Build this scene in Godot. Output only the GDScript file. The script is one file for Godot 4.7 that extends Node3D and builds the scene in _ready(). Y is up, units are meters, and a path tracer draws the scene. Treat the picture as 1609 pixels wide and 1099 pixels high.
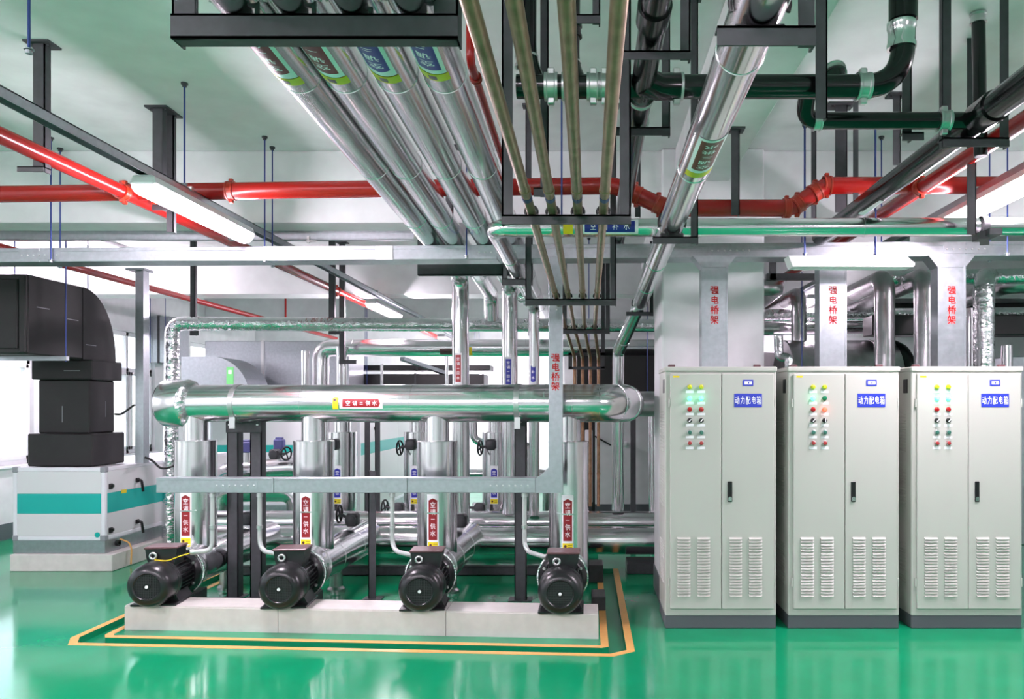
extends Node3D
# A plant room: pump row in front, switch cabinets at one side, pipes and cable trays under the ceiling.
# Units are metres, y is up, the room's depth runs along -z.

const FOCAL := 1215.0   # focal length in pixels of the 1609 x 1099 photograph
const EYE := 1.57       # lens height above the floor
const CEIL := 3.6       # underside of the slab
const BEAM := 3.03      # underside of the cross beams

var M := {}
var used := {}


func _ready() -> void:
	set_camera()
	set_sky()
	make_materials()
	build_room()
	build_lamps()
	build_cabinets()
	build_pump_row()
	build_trays()
	build_ceiling_pipes()
	build_air_units()
	build_right_background()
	build_back_room()


func set_camera() -> void:
	var cam := Camera3D.new()
	cam.name = "camera"
	add_child(cam)
	cam.position = Vector3(0, EYE, 0)
	var near := 0.05
	cam.projection = Camera3D.PROJECTION_FRUSTUM
	cam.near = near
	cam.far = 100.0
	cam.size = near * 1099.0 / FOCAL
	cam.frustum_offset = Vector2(near * -120.5 / FOCAL, near * 90.5 / FOCAL)
	cam.current = true


func set_sky() -> void:
	var we := WorldEnvironment.new()
	we.name = "world_environment"
	add_child(we)
	var e := Environment.new()
	e.background_mode = Environment.BG_SKY
	var sky := Sky.new()
	var m := ProceduralSkyMaterial.new()
	m.sky_top_color = Color(0.80, 0.86, 0.95)
	m.sky_horizon_color = Color(0.95, 0.96, 0.98)
	m.ground_horizon_color = Color(0.70, 0.71, 0.70)
	m.ground_bottom_color = Color(0.55, 0.56, 0.55)
	sky.sky_material = m
	e.sky = sky
	e.background_energy_multiplier = 5.0
	e.tonemap_mode = Environment.TONE_MAPPER_LINEAR
	e.tonemap_exposure = 1.12
	e.sdfgi_enabled = true
	e.ssao_enabled = true
	e.ssil_enabled = true
	we.environment = e


const LAMP_ENERGY := 5.2
const LAMP_SIDE := 0.42
const LAMP_GLOW := 5.0
const LAMP_COLOR := Color(1.0, 0.93, 0.99)


# ---------------------------------------------------------------- geometry helpers

class MB:
	var v := PackedVector3Array()
	var n := PackedVector3Array()
	var uv := PackedVector2Array()
	var ix := PackedInt32Array()

	func face(ps: Array, ns: Array, us: Array) -> void:
		# a triangle or quad; turned so that its front looks along the normals
		var k := v.size()
		var flip: bool = (ps[1] - ps[0]).cross(ps[2] - ps[0]).dot(ns[0] + ns[1] + ns[2]) > 0.0
		for i in ps.size():
			v.append(ps[i])
			n.append(ns[i])
			uv.append(us[i] if us.size() else Vector2.ZERO)
		var order := [0, 2, 1] if flip else [0, 1, 2]
		for o in order:
			ix.append(k + o)
		if ps.size() == 4:
			var more := [0, 3, 2] if flip else [0, 2, 3]
			for o in more:
				ix.append(k + o)

	func flat(ps: Array, ctr: Vector3) -> void:
		var c: Vector3 = (ps[1] - ps[0]).cross(ps[2] - ps[0])
		if c.length_squared() < 1e-16 and ps.size() == 4:
			c = (ps[2] - ps[0]).cross(ps[3] - ps[0])
		var mid := Vector3.ZERO
		for p in ps:
			mid += p
		mid /= ps.size()
		c = c.normalized()
		if c.dot(mid - ctr) < 0.0:
			c = -c
		var ns := []
		for p in ps:
			ns.append(c)
		face(ps, ns, [])

	func box(c: Vector3, s: Vector3, b := Basis(), bev := 0.0) -> void:
		var h := s * 0.5
		if bev <= 0.0:
			for ax in 3:
				for sg in [-1.0, 1.0]:
					var p := []
					for q in [[-1, -1], [1, -1], [1, 1], [-1, 1]]:
						var w := Vector3.ZERO
						w[ax] = sg * h[ax]
						w[(ax + 1) % 3] = q[0] * h[(ax + 1) % 3]
						w[(ax + 2) % 3] = q[1] * h[(ax + 2) % 3]
						p.append(c + b * w)
					flat(p, c)
			return
		bev = minf(bev, minf(h.x, minf(h.y, h.z)) * 0.9)
		var inr := h - Vector3(bev, bev, bev)
		for ax in 3:
			var a1 := (ax + 1) % 3
			var a2 := (ax + 2) % 3
			for sg in [-1.0, 1.0]:
				var p := []
				for q in [[-1, -1], [1, -1], [1, 1], [-1, 1]]:
					var w := Vector3.ZERO
					w[ax] = sg * h[ax]
					w[a1] = q[0] * inr[a1]
					w[a2] = q[1] * inr[a2]
					p.append(c + b * w)
				flat(p, c)
			for s1 in [-1.0, 1.0]:
				for s2 in [-1.0, 1.0]:
					var p := []
					for e in [[-1.0, 0], [1.0, 0], [1.0, 1], [-1.0, 1]]:
						var w := Vector3.ZERO
						w[ax] = e[0] * inr[ax]
						w[a1] = s1 * (h[a1] if e[1] == 0 else inr[a1])
						w[a2] = s2 * (inr[a2] if e[1] == 0 else h[a2])
						p.append(c + b * w)
					flat(p, c)
		for sx in [-1.0, 1.0]:
			for sy in [-1.0, 1.0]:
				for sz in [-1.0, 1.0]:
					flat([c + b * Vector3(sx * h.x, sy * inr.y, sz * inr.z), c + b * Vector3(sx * inr.x, sy * h.y, sz * inr.z), c + b * Vector3(sx * inr.x, sy * inr.y, sz * h.z)], c)

	func span(a: Vector3, z: Vector3, bev := 0.0) -> void:
		# a box given by two opposite corners
		box((a + z) * 0.5, (z - a).abs(), Basis(), bev)

	func bar(a: Vector3, z: Vector3, w: float, h: float, bev := 0.0) -> void:
		var d := (z - a).normalized()
		var up := Vector3.UP if absf(d.y) < 0.9 else Vector3.FORWARD
		var side := up.cross(d).normalized()
		up = d.cross(side).normalized()
		box((a + z) * 0.5, Vector3(w, h, (z - a).length()), Basis(side, up, d), bev)

	func prism(poly: PackedVector2Array, t: Transform3D, depth: float) -> void:
		# polygon in the local xy plane, pushed along local +z
		var ctr2 := Vector2.ZERO
		for p in poly:
			ctr2 += p
		ctr2 /= poly.size()
		var tri := Geometry2D.triangulate_polygon(poly)
		for z in [0.0, depth]:
			var nn: Vector3 = t.basis.z * (-1.0 if z == 0.0 else 1.0)
			for i in range(0, tri.size(), 3):
				var ps := []
				for k in 3:
					var q := poly[tri[i + k]]
					ps.append(t * Vector3(q.x, q.y, z))
				face(ps, [nn, nn, nn], [])
		var ccw := not Geometry2D.is_polygon_clockwise(poly)
		for i in poly.size():
			var p := poly[i]
			var q := poly[(i + 1) % poly.size()]
			var e := (q - p).normalized()
			var o := Vector2(e.y, -e.x) * (1.0 if ccw else -1.0)
			var nn := (t.basis * Vector3(o.x, o.y, 0)).normalized()
			face([t * Vector3(p.x, p.y, 0), t * Vector3(q.x, q.y, 0), t * Vector3(q.x, q.y, depth), t * Vector3(p.x, p.y, depth)], [nn, nn, nn, nn], [])

	func tube(ps: Array, r, seg := 20, caps := true) -> void:
		# sweep a circle; r is one radius or one per point
		var t := []
		for i in ps.size():
			var d := Vector3.ZERO
			if i > 0:
				d += (ps[i] - ps[i - 1]).normalized()
			if i < ps.size() - 1:
				d += (ps[i + 1] - ps[i]).normalized()
			t.append(d.normalized())
		var u: Vector3 = t[0].cross(Vector3.UP if absf(t[0].y) < 0.9 else Vector3.RIGHT).normalized()
		var rings := []
		var norms := []
		for i in ps.size():
			u = (u - t[i] * u.dot(t[i])).normalized()
			var w: Vector3 = t[i].cross(u)
			var ring := []
			var nn := []
			var rr: float = r[i] if r is Array else r
			for j in seg + 1:
				var a := TAU * j / seg
				var o := u * cos(a) + w * sin(a)
				ring.append(ps[i] + o * rr)
				nn.append(o)
			rings.append(ring)
			norms.append(nn)
		for i in ps.size() - 1:
			for j in seg:
				face([rings[i][j], rings[i][j + 1], rings[i + 1][j + 1], rings[i + 1][j]], [norms[i][j], norms[i][j + 1], norms[i + 1][j + 1], norms[i + 1][j]], [])
		if caps:
			for e in [0, ps.size() - 1]:
				var nn: Vector3 = -t[0] if e == 0 else t[-1]
				for j in seg:
					face([ps[e], rings[e][j], rings[e][j + 1]], [nn, nn, nn], [])

	func lathe(o: Vector3, ax: Vector3, prof: Array, seg := 28) -> void:
		# profile of [radius, distance along the axis]; edges under 40 degrees are smooth
		ax = ax.normalized()
		var u := ax.cross(Vector3.UP if absf(ax.y) < 0.9 else Vector3.RIGHT).normalized()
		var w := ax.cross(u)
		var sn := []
		for i in prof.size() - 1:
			var e := Vector2(prof[i + 1][0] - prof[i][0], prof[i + 1][1] - prof[i][1]).normalized()
			sn.append(Vector2(e.y, -e.x))
		for i in prof.size() - 1:
			var n0: Vector2 = sn[i]
			var n1: Vector2 = sn[i]
			if i > 0 and sn[i].dot(sn[i - 1]) > 0.75:
				n0 = (sn[i] + sn[i - 1]).normalized()
			if i < prof.size() - 2 and sn[i].dot(sn[i + 1]) > 0.75:
				n1 = (sn[i] + sn[i + 1]).normalized()
			for j in seg:
				var ps := []
				var ns := []
				for q in [[i, j, n0], [i, j + 1, n0], [i + 1, j + 1, n1], [i + 1, j, n1]]:
					var a: float = TAU * q[1] / seg
					var dirn: Vector3 = u * cos(a) + w * sin(a)
					ps.append(o + dirn * prof[q[0]][0] + ax * prof[q[0]][1])
					ns.append((dirn * q[2].x + ax * q[2].y).normalized())
				if prof[i][0] < 1e-6:
					face([ps[0], ps[2], ps[3]], [ns[0], ns[2], ns[3]], [])
				elif prof[i + 1][0] < 1e-6:
					face([ps[0], ps[1], ps[2]], [ns[0], ns[1], ns[2]], [])
				else:
					face(ps, ns, [])

	func ring(c: Vector3, ax: Vector3, big: float, small: float, seg := 24, a0 := 0.0, a1 := TAU, ref := Vector3.ZERO) -> void:
		ax = ax.normalized()
		var u := ref if ref != Vector3.ZERO else ax.cross(Vector3.UP if absf(ax.y) < 0.9 else Vector3.RIGHT).normalized()
		var w := ax.cross(u)
		var ps := []
		for i in seg + 1:
			var a := lerpf(a0, a1, float(i) / seg)
			ps.append(c + (u * cos(a) + w * sin(a)) * big)
		tube(ps, small, 8, a1 - a0 < TAU - 0.01)

	func decal(c: Vector3, ax: Vector3, out: Vector3, r: float, length: float, width: float) -> void:
		# a sticker wrapped round a pipe: v runs along ax from its far end down, u round the pipe; 1 mm thick
		ax = ax.normalized()
		out = (out - ax * out.dot(ax)).normalized()
		var side := ax.cross(out)
		var k := 10
		var half := width / r * 0.5
		for i in k:
			var ps := []
			var ns := []
			var us := []
			for q in [[i, 0], [i + 1, 0], [i + 1, 1], [i, 1]]:
				var f: float = float(q[0]) / k
				var a := lerpf(-half, half, f)
				var dirn := out * cos(a) + side * sin(a)
				ps.append(c + dirn * (r + 0.0012) + ax * length * (0.5 - q[1]))
				ns.append(dirn)
				us.append(Vector2(f, q[1]))
			face(ps, ns, us)
		for sgn in [-1.0, 1.0]:
			var dirn: Vector3 = out * cos(half * sgn) + side * sin(half * sgn)
			var nn: Vector3 = (side * sgn).normalized()
			face([c + dirn * r + ax * length * 0.5, c + dirn * (r + 0.0012) + ax * length * 0.5, c + dirn * (r + 0.0012) - ax * length * 0.5, c + dirn * r - ax * length * 0.5], [nn, nn, nn, nn], [Vector2(0.01, 0.01), Vector2(0.01, 0.01), Vector2(0.01, 0.02), Vector2(0.01, 0.02)])


func W(x: float, y: float, d: float) -> Vector3:
	return Vector3(x, y, -d)


func numbered(called: String) -> String:
	var k: int = used.get(called, 0)
	used[called] = k + 1
	return called if k == 0 else "%s_%03d" % [called, k]


func tag(o: Node3D, label: String, category: String, group := "") -> void:
	o.set_meta("label", label)
	o.set_meta("category", category)
	if group:
		o.set_meta("group", group)


func thing(called: String, label: String, category: String, at := Vector3.ZERO, group := "") -> Node3D:
	var o := Node3D.new()
	o.name = numbered(called)
	add_child(o)
	o.position = at
	tag(o, label, category, group)
	return o


func anchor(p: Node) -> Vector3:
	var s := Vector3.ZERO
	while p is Node3D and p != self:
		s += p.position
		p = p.get_parent()
	return s


func part(mb: MB, called: String, mat: Material, parent: Node) -> MeshInstance3D:
	# the shapes are given in room coordinates; the mesh is stored relative to its parent
	var off := anchor(parent)
	var pv := PackedVector3Array()
	pv.resize(mb.v.size())
	for i in mb.v.size():
		pv[i] = mb.v[i] - off
	var a := []
	a.resize(Mesh.ARRAY_MAX)
	a[Mesh.ARRAY_VERTEX] = pv
	a[Mesh.ARRAY_NORMAL] = mb.n
	a[Mesh.ARRAY_TEX_UV] = mb.uv
	a[Mesh.ARRAY_INDEX] = mb.ix
	var m := ArrayMesh.new()
	m.add_surface_from_arrays(Mesh.PRIMITIVE_TRIANGLES, a)
	m.surface_set_material(0, mat)
	var o := MeshInstance3D.new()
	o.mesh = m
	o.name = called
	o.cast_shadow = GeometryInstance3D.SHADOW_CASTING_SETTING_ON
	parent.add_child(o, true)
	return o


func struct_(mb: MB, called: String, mat: Material) -> MeshInstance3D:
	var o := part(mb, numbered(called), mat, self)
	o.set_meta("kind", "structure")
	return o


func copy_of(o: Node3D, at: Vector3, label: String, group := "", turn := 0.0) -> Node3D:
	var c: Node3D = o.duplicate()
	c.name = numbered(str(o.name))
	add_child(c)
	c.position = at
	c.rotation.y = turn
	c.set_meta("label", label)
	if group:
		c.set_meta("group", group)
	return c


func rounded(ps: Array, bend: float, steps := 8) -> Array:
	if ps.size() < 3 or bend <= 0.0:
		return ps
	var out := [ps[0]]
	for i in range(1, ps.size() - 1):
		var a: Vector3 = ps[i - 1] - ps[i]
		var b: Vector3 = ps[i + 1] - ps[i]
		var k := minf(bend, minf(a.length(), b.length()) * 0.49)
		var p0: Vector3 = ps[i] + a.normalized() * k
		var p2: Vector3 = ps[i] + b.normalized() * k
		for s in steps + 1:
			var t := float(s) / steps
			# a point between the chord and the corner close to a true arc
			var q0: Vector3 = p0.lerp(ps[i], t)
			var q1: Vector3 = ps[i].lerp(p2, t)
			out.append(q0.lerp(q1, t))
	out.append(ps[-1])
	return out


func along(ps: Array, s: float) -> Array:
	for i in ps.size() - 1:
		var l: float = (ps[i + 1] - ps[i]).length()
		if s <= l or i == ps.size() - 2:
			return [ps[i].lerp(ps[i + 1], clampf(s / maxf(l, 1e-6), 0, 1)), (ps[i + 1] - ps[i]).normalized()]
		s -= l
	return [ps[-1], Vector3.UP]


func at_height(a: Vector3, b: Vector3, y: float) -> Vector3:
	return a.lerp(b, (y - a.y) / (b.y - a.y))


func path_length(ps: Array) -> float:
	var t := 0.0
	for i in ps.size() - 1:
		t += (ps[i + 1] - ps[i]).length()
	return t


func pipe(called: String, label: String, category: String, ps: Array, r: float, mat: Material, o := {}) -> Node3D:
	# a swept pipe with raised seam bands; o: bend, seams (distance between them), first, group, body, seg
	var q := rounded(ps, o.get("bend", 0.0))
	var low: Vector3 = ps[0]
	for p in ps:
		if p.y < low.y:
			low = p
	var t := thing(called, label, category, low - Vector3(0, r, 0), o.get("group", ""))
	var mb := MB.new()
	mb.tube(q, r, o.get("seg", 24))
	part(mb, o.get("body", "jacket"), mat, t)
	var gap: float = o.get("seams", 0.0)
	if gap > 0.0:
		var s: float = o.get("first", gap * 0.6)
		var total := path_length(q)
		while s < total - 0.02:
			var at := along(q, s)
			var sb := MB.new()
			var w: float = o.get("band", 0.014)
			sb.lathe(at[0] - at[1] * w * 0.5, at[1], [[r * 0.98, 0.0], [r + 0.0025, 0.0015], [r + 0.0025, w - 0.0015], [r * 0.98, w]], 28)
			part(sb, "seam_band", o.get("band_mat", mat), t)
			s += gap
	return t


func band(t: Node3D, called: String, c: Vector3, ax: Vector3, r: float, w: float, mat: Material, bolts := true) -> void:
	# a pipe coupling: a sleeve with two lips and a pair of bolts
	var mb := MB.new()
	ax = ax.normalized()
	mb.lathe(c - ax * w * 0.5, ax, [[r * 0.97, 0], [r + 0.008, 0.0], [r + 0.008, w * 0.18], [r + 0.004, w * 0.25], [r + 0.004, w * 0.75], [r + 0.008, w * 0.82], [r + 0.008, w], [r * 0.97, w]], 28)
	var b := part(mb, called, mat, t)
	if bolts:
		var up := Vector3.UP if absf(ax.y) < 0.8 else Vector3.BACK
		for s in [-1.0, 1.0]:
			var bb := MB.new()
			var side: Vector3 = up * s
			bb.box(c + side * (r + 0.012), Vector3(w * 0.55, 0.026, 0.026) if absf(ax.x) > 0.5 else Vector3(0.026, 0.026, w * 0.55), Basis(), 0.004)
			part(bb, "bolt_lug", mat, b)


func post(label: String, x: float, d: float, top: float, low: float, w: float, o := {}) -> Node3D:
	# a steel drop hanger: an angle-iron post with a plate at the slab and, if asked, a foot reaching to foot_x
	var t := thing("steel_hanger", label, "hanger", W(x, low, d), o.get("group", ""))
	var th := 0.006
	var mb := MB.new()
	mb.span(W(x - w / 2, low, d), W(x + w / 2, top, d + th))
	mb.span(W(x + w / 2 - th, low, d), W(x + w / 2, top, d + w * 0.8))
	part(mb, "post", M.steel, t)
	if o.get("plate", true):
		var pb := MB.new()
		pb.span(W(x - w * 1.1, top - 0.012, d - 0.03), W(x + w * 1.1, top, d + w + 0.02))
		pb.span(W(x - w * 0.8, top - 0.022, d + 0.004), W(x - w * 0.6, top - 0.012, d + 0.02))
		pb.span(W(x + w * 0.6, top - 0.022, d + 0.004), W(x + w * 0.8, top - 0.012, d + 0.02))
		part(pb, "ceiling_plate", M.steel, t)
	if o.has("foot_x"):
		var fb := MB.new()
		var h: float = o.get("foot_h", 0.04)
		var fx: float = o.foot_x
		fb.span(W(minf(x - w / 2, fx), low, d - 0.007), W(maxf(x + w / 2, fx), low + h, d - 0.001))
		fb.span(W(minf(x - w / 2, fx), low + h - 0.006, d - 0.007), W(maxf(x + w / 2, fx), low + h, d + w * 0.8))
		part(fb, "foot", M.steel, t)
	return t


func rack(label: String, xl: float, xr: float, d: float, low: float, bar_h: float, w: float, top: float, o := {}) -> Node3D:
	# a trapeze of two posts and a cross bar
	var t := thing("pipe_rack", label, "pipe rack", W((xl + xr) / 2, low, d), o.get("group", ""))
	for x in [xl + w / 2, xr - w / 2]:
		var mb := MB.new()
		var th := 0.007
		mb.span(W(x - w / 2, low, d), W(x + w / 2, top, d + th))
		mb.span(W(x - w / 2 if x < (xl + xr) / 2 else x + w / 2 - th, low, d), W(x - w / 2 + th if x < (xl + xr) / 2 else x + w / 2, top, d + w))
		part(mb, "post", M.steel, t)
		if o.get("plate", true):
			var pb := MB.new()
			pb.span(W(x - w, top - 0.012, d - 0.02), W(x + w, top, d + w + 0.02))
			part(pb, "ceiling_plate", M.steel, t)
	var bb := MB.new()
	bb.span(W(xl, low, d - 0.008), W(xr, low + bar_h, d - 0.001))
	bb.span(W(xl, low + bar_h - 0.007, d - 0.008), W(xr, low + bar_h, d + 0.05))
	if o.get("channel", false):
		bb.span(W(xl, low, d - 0.008), W(xr, low + 0.007, d + 0.05))
	part(bb, "cross_bar", M.steel, t)
	return t


func rod(label: String, x: float, d: float, top: float, low: float, o := {}) -> void:
	var t := thing("threaded_rod", label, "rod", W(x, low, d), o.get("group", ""))
	var mb := MB.new()
	mb.tube([W(x, low, d), W(x, top, d)], o.get("r", 0.0055), 8)
	part(mb, "rod", M.rod, t)
	var nb := MB.new()
	nb.lathe(W(x, top - 0.025, d), Vector3.UP, [[0, 0], [0.014, 0], [0.014, 0.014], [0.022, 0.014], [0.022, 0.025], [0, 0.025]], 8)
	part(nb, "anchor", M.steel, t)
	var lb := MB.new()
	lb.lathe(W(x, low, d), Vector3.UP, [[0, 0], [0.013, 0], [0.013, 0.014], [0, 0.014]], 6)
	lb.lathe(W(x, low + 0.016, d), Vector3.UP, [[0, 0], [0.019, 0], [0.019, 0.003], [0, 0.003]], 10)
	part(lb, "nut", M.galv, t)


# ---------------------------------------------------------------- materials

func noise_tex(freq: float, lo: Color, hi: Color, size := 512, oct := 4, sd := 1) -> NoiseTexture2D:
	var nz := FastNoiseLite.new()
	nz.noise_type = FastNoiseLite.TYPE_SIMPLEX_SMOOTH
	nz.seed = sd
	nz.frequency = freq
	nz.fractal_octaves = oct
	var t := NoiseTexture2D.new()
	t.width = size
	t.height = size
	t.seamless = true
	t.noise = nz
	var g := Gradient.new()
	g.set_color(0, lo)
	g.set_color(1, hi)
	t.color_ramp = g
	return t


func bump_tex(freq: float, strength: float, cell := false, sd := 3) -> NoiseTexture2D:
	var nz := FastNoiseLite.new()
	nz.noise_type = FastNoiseLite.TYPE_CELLULAR if cell else FastNoiseLite.TYPE_SIMPLEX_SMOOTH
	nz.seed = sd
	nz.frequency = freq
	nz.fractal_octaves = 3
	var t := NoiseTexture2D.new()
	t.width = 512
	t.height = 512
	t.seamless = true
	t.noise = nz
	t.as_normal_map = true
	t.bump_strength = strength
	return t


func mat(c: Color, rough: float, metal := 0.0, o := {}) -> StandardMaterial3D:
	var m := StandardMaterial3D.new()
	m.albedo_color = c
	m.roughness = rough
	m.metallic = metal
	if o.has("spec"):
		m.metallic_specular = o.spec
	if o.has("tex") or o.has("bump") or o.has("rtex"):
		m.uv1_triplanar = true
		m.uv1_world_triplanar = true
		var s: float = o.get("scale", 1.0)
		m.uv1_scale = Vector3(s, s, s)
	if o.has("tex"):
		m.albedo_texture = o.tex
	if o.has("rtex"):
		m.roughness_texture = o.rtex
		m.roughness = 1.0
	if o.has("bump"):
		m.normal_enabled = true
		m.normal_texture = o.bump
		m.normal_scale = o.get("amount", 0.3)
	if o.has("glow"):
		m.emission_enabled = true
		m.emission = o.get("glow_color", c)
		m.emission_energy_multiplier = o.glow
	return m


func make_materials() -> void:
	var fine := noise_tex(0.02, Color(0.94, 0.94, 0.94), Color(1, 1, 1), 512, 4, 2)
	M.wall = mat(Color(0.90, 0.905, 0.91), 0.75, 0.0, {"tex": fine, "scale": 0.35})
	M.ceiling = mat(Color(0.89, 0.90, 0.90), 0.85, 0.0, {"tex": fine, "scale": 0.3})
	M.floor = mat(Color(0.05, 0.57, 0.385), 0.10, 0.0, {"tex": noise_tex(0.006, Color(0.90, 0.94, 0.93), Color(1, 1, 1), 1024, 5, 7), "rtex": noise_tex(0.008, Color(0.07, 0.07, 0.07), Color(0.15, 0.15, 0.15), 512, 4, 5), "bump": bump_tex(0.004, 2.0), "amount": 0.05, "scale": 0.35, "spec": 0.5})
	M.channel = mat(Color(0.04, 0.50, 0.34), 0.3)
	M.line = mat(Color(0.90, 0.68, 0.38), 0.35, 0.0, {"tex": fine, "scale": 1.5})
	M.skirting = mat(Color(0.36, 0.38, 0.40), 0.45)
	M.silver = mat(Color(0.93, 0.92, 0.93), 0.18, 1.0, {"tex": noise_tex(0.006, Color(0.93, 0.93, 0.93), Color(1, 1, 1), 512, 2, 11), "scale": 0.6})
	M.silver_old = mat(Color(0.84, 0.83, 0.84), 0.3, 1.0, {"tex": noise_tex(0.015, Color(0.82, 0.82, 0.82), Color(1, 1, 1), 512, 4, 12), "bump": bump_tex(0.01, 4.0, false, 22), "amount": 0.2, "scale": 0.9})
	M.foil = mat(Color(0.90, 0.90, 0.91), 0.20, 1.0, {"bump": bump_tex(0.02, 12.0, true, 23), "amount": 0.9, "scale": 1.6})
	M.galv = mat(Color(0.70, 0.72, 0.74), 0.36, 0.9, {"tex": noise_tex(0.03, Color(0.93, 0.93, 0.93), Color(1, 1, 1), 512, 3, 14), "rtex": noise_tex(0.02, Color(0.33, 0.33, 0.33), Color(0.42, 0.42, 0.42), 512, 3, 15), "scale": 1.2})
	M.zinc = mat(Color(0.80, 0.80, 0.80), 0.35, 1.0)
	M.chrome = mat(Color(0.9, 0.9, 0.9), 0.15, 1.0)
	M.steel = mat(Color(0.25, 0.255, 0.27), 0.50, 0.0, {"tex": noise_tex(0.03, Color(0.85, 0.85, 0.85), Color(1, 1, 1), 256, 3, 16), "scale": 2.0})
	M.rubber = mat(Color(0.055, 0.055, 0.06), 0.38, 0.0, {"tex": noise_tex(0.02, Color(0.7, 0.7, 0.7), Color(1, 1, 1), 256, 3, 17), "scale": 1.0})
	M.duct_wrap = mat(Color(0.125, 0.115, 0.12), 0.62, 0.0, {"tex": noise_tex(0.015, Color(0.82, 0.82, 0.82), Color(1, 1, 1), 256, 4, 18), "scale": 1.0})
	M.black_pipe = mat(Color(0.045, 0.046, 0.05), 0.18)
	M.grille = mat(Color(0.27, 0.27, 0.28), 0.4, 0.3)
	M.black = mat(Color(0.05, 0.05, 0.055), 0.4)
	M.motor = mat(Color(0.10, 0.10, 0.11), 0.28, 0.0, {"bump": bump_tex(0.05, 2.0, false, 24), "amount": 0.12, "scale": 2.0})
	M.motor_lid = mat(Color(0.36, 0.25, 0.26), 0.35)
	M.red = mat(Color(0.60, 0.075, 0.065), 0.26)
	M.red_clamp = mat(Color(0.62, 0.16, 0.08), 0.35)
	M.copper = mat(Color(0.74, 0.58, 0.47), 0.33, 0.55, {"tex": noise_tex(0.03, Color(0.72, 0.68, 0.62), Color(1, 1, 1), 256, 4, 19), "scale": 1.5})
	M.rod = mat(Color(0.20, 0.27, 0.52), 0.35, 0.4)
	M.cabinet = mat(Color(0.722, 0.725, 0.695), 0.42, 0.0, {"bump": bump_tex(0.08, 1.5, false, 25), "amount": 0.05, "scale": 3.0})
	M.cabinet_base = mat(Color(0.33, 0.34, 0.36), 0.5)
	M.sign_blue = mat(Color(0.17, 0.23, 0.72), 0.35)
	M.paper = mat(Color(0.92, 0.92, 0.93), 0.5)
	M.white = mat(Color(0.92, 0.92, 0.93), 0.4)
	M.letter_red = mat(Color(0.80, 0.10, 0.10), 0.5)
	M.yellow = mat(Color(0.90, 0.80, 0.10), 0.45)
	M.lens_yellow = mat(Color(0.80, 0.80, 0.15), 0.2)
	M.lens_green = mat(Color(0.05, 0.45, 0.30), 0.2)
	M.lens_red = mat(Color(0.66, 0.08, 0.10), 0.2)
	M.knob_green = mat(Color(0.20, 0.42, 0.36), 0.35)
	M.knob_red = mat(Color(0.62, 0.20, 0.20), 0.35)
	M.lit_green = mat(Color(0.55, 1.0, 0.85), 0.3, 0.0, {"glow": 1.6, "glow_color": Color(0.35, 1.0, 0.75)})
	M.lit_red = mat(Color(1.0, 0.45, 0.35), 0.3, 0.0, {"glow": 1.6, "glow_color": Color(1.0, 0.30, 0.20)})
	M.plinth = mat(Color(0.83, 0.815, 0.795), 0.32, 0.0, {"tex": fine, "scale": 0.8})
	M.concrete_white = mat(Color(0.86, 0.84, 0.82), 0.45, 0.0, {"tex": fine, "scale": 0.8})
	M.panel = mat(Color(0.83, 0.83, 0.835), 0.38)
	M.panel_frame = mat(Color(0.88, 0.88, 0.90), 0.35)
	M.grey_plastic = mat(Color(0.55, 0.56, 0.58), 0.45)
	M.teal = mat(Color(0.0, 0.66, 0.62), 0.4)
	M.grey_conduit = mat(Color(0.70, 0.72, 0.71), 0.35, 0.3)
	M.cord = mat(Color(0.06, 0.06, 0.065), 0.5)
	M.lamp = mat(Color(1, 1, 1), 0.4, 0.0, {"glow": LAMP_GLOW, "glow_color": LAMP_COLOR})
	M.lamp_off = mat(Color(0.90, 0.90, 0.90), 0.35)
	M.lamp_body = mat(Color(0.86, 0.86, 0.87), 0.4)
	M.glass = mat(Color(0.92, 0.97, 0.97, 0.12), 0.03)
	M.glass.transparency = BaseMaterial3D.TRANSPARENCY_ALPHA
	M.purple = mat(Color(0.33, 0.33, 0.55), 0.4)
	M.green_tag = mat(Color(0.42, 0.78, 0.45), 0.5)


# ---------------------------------------------------------------- lettering, drawn stroke by stroke on a 16 x 16 field

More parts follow.
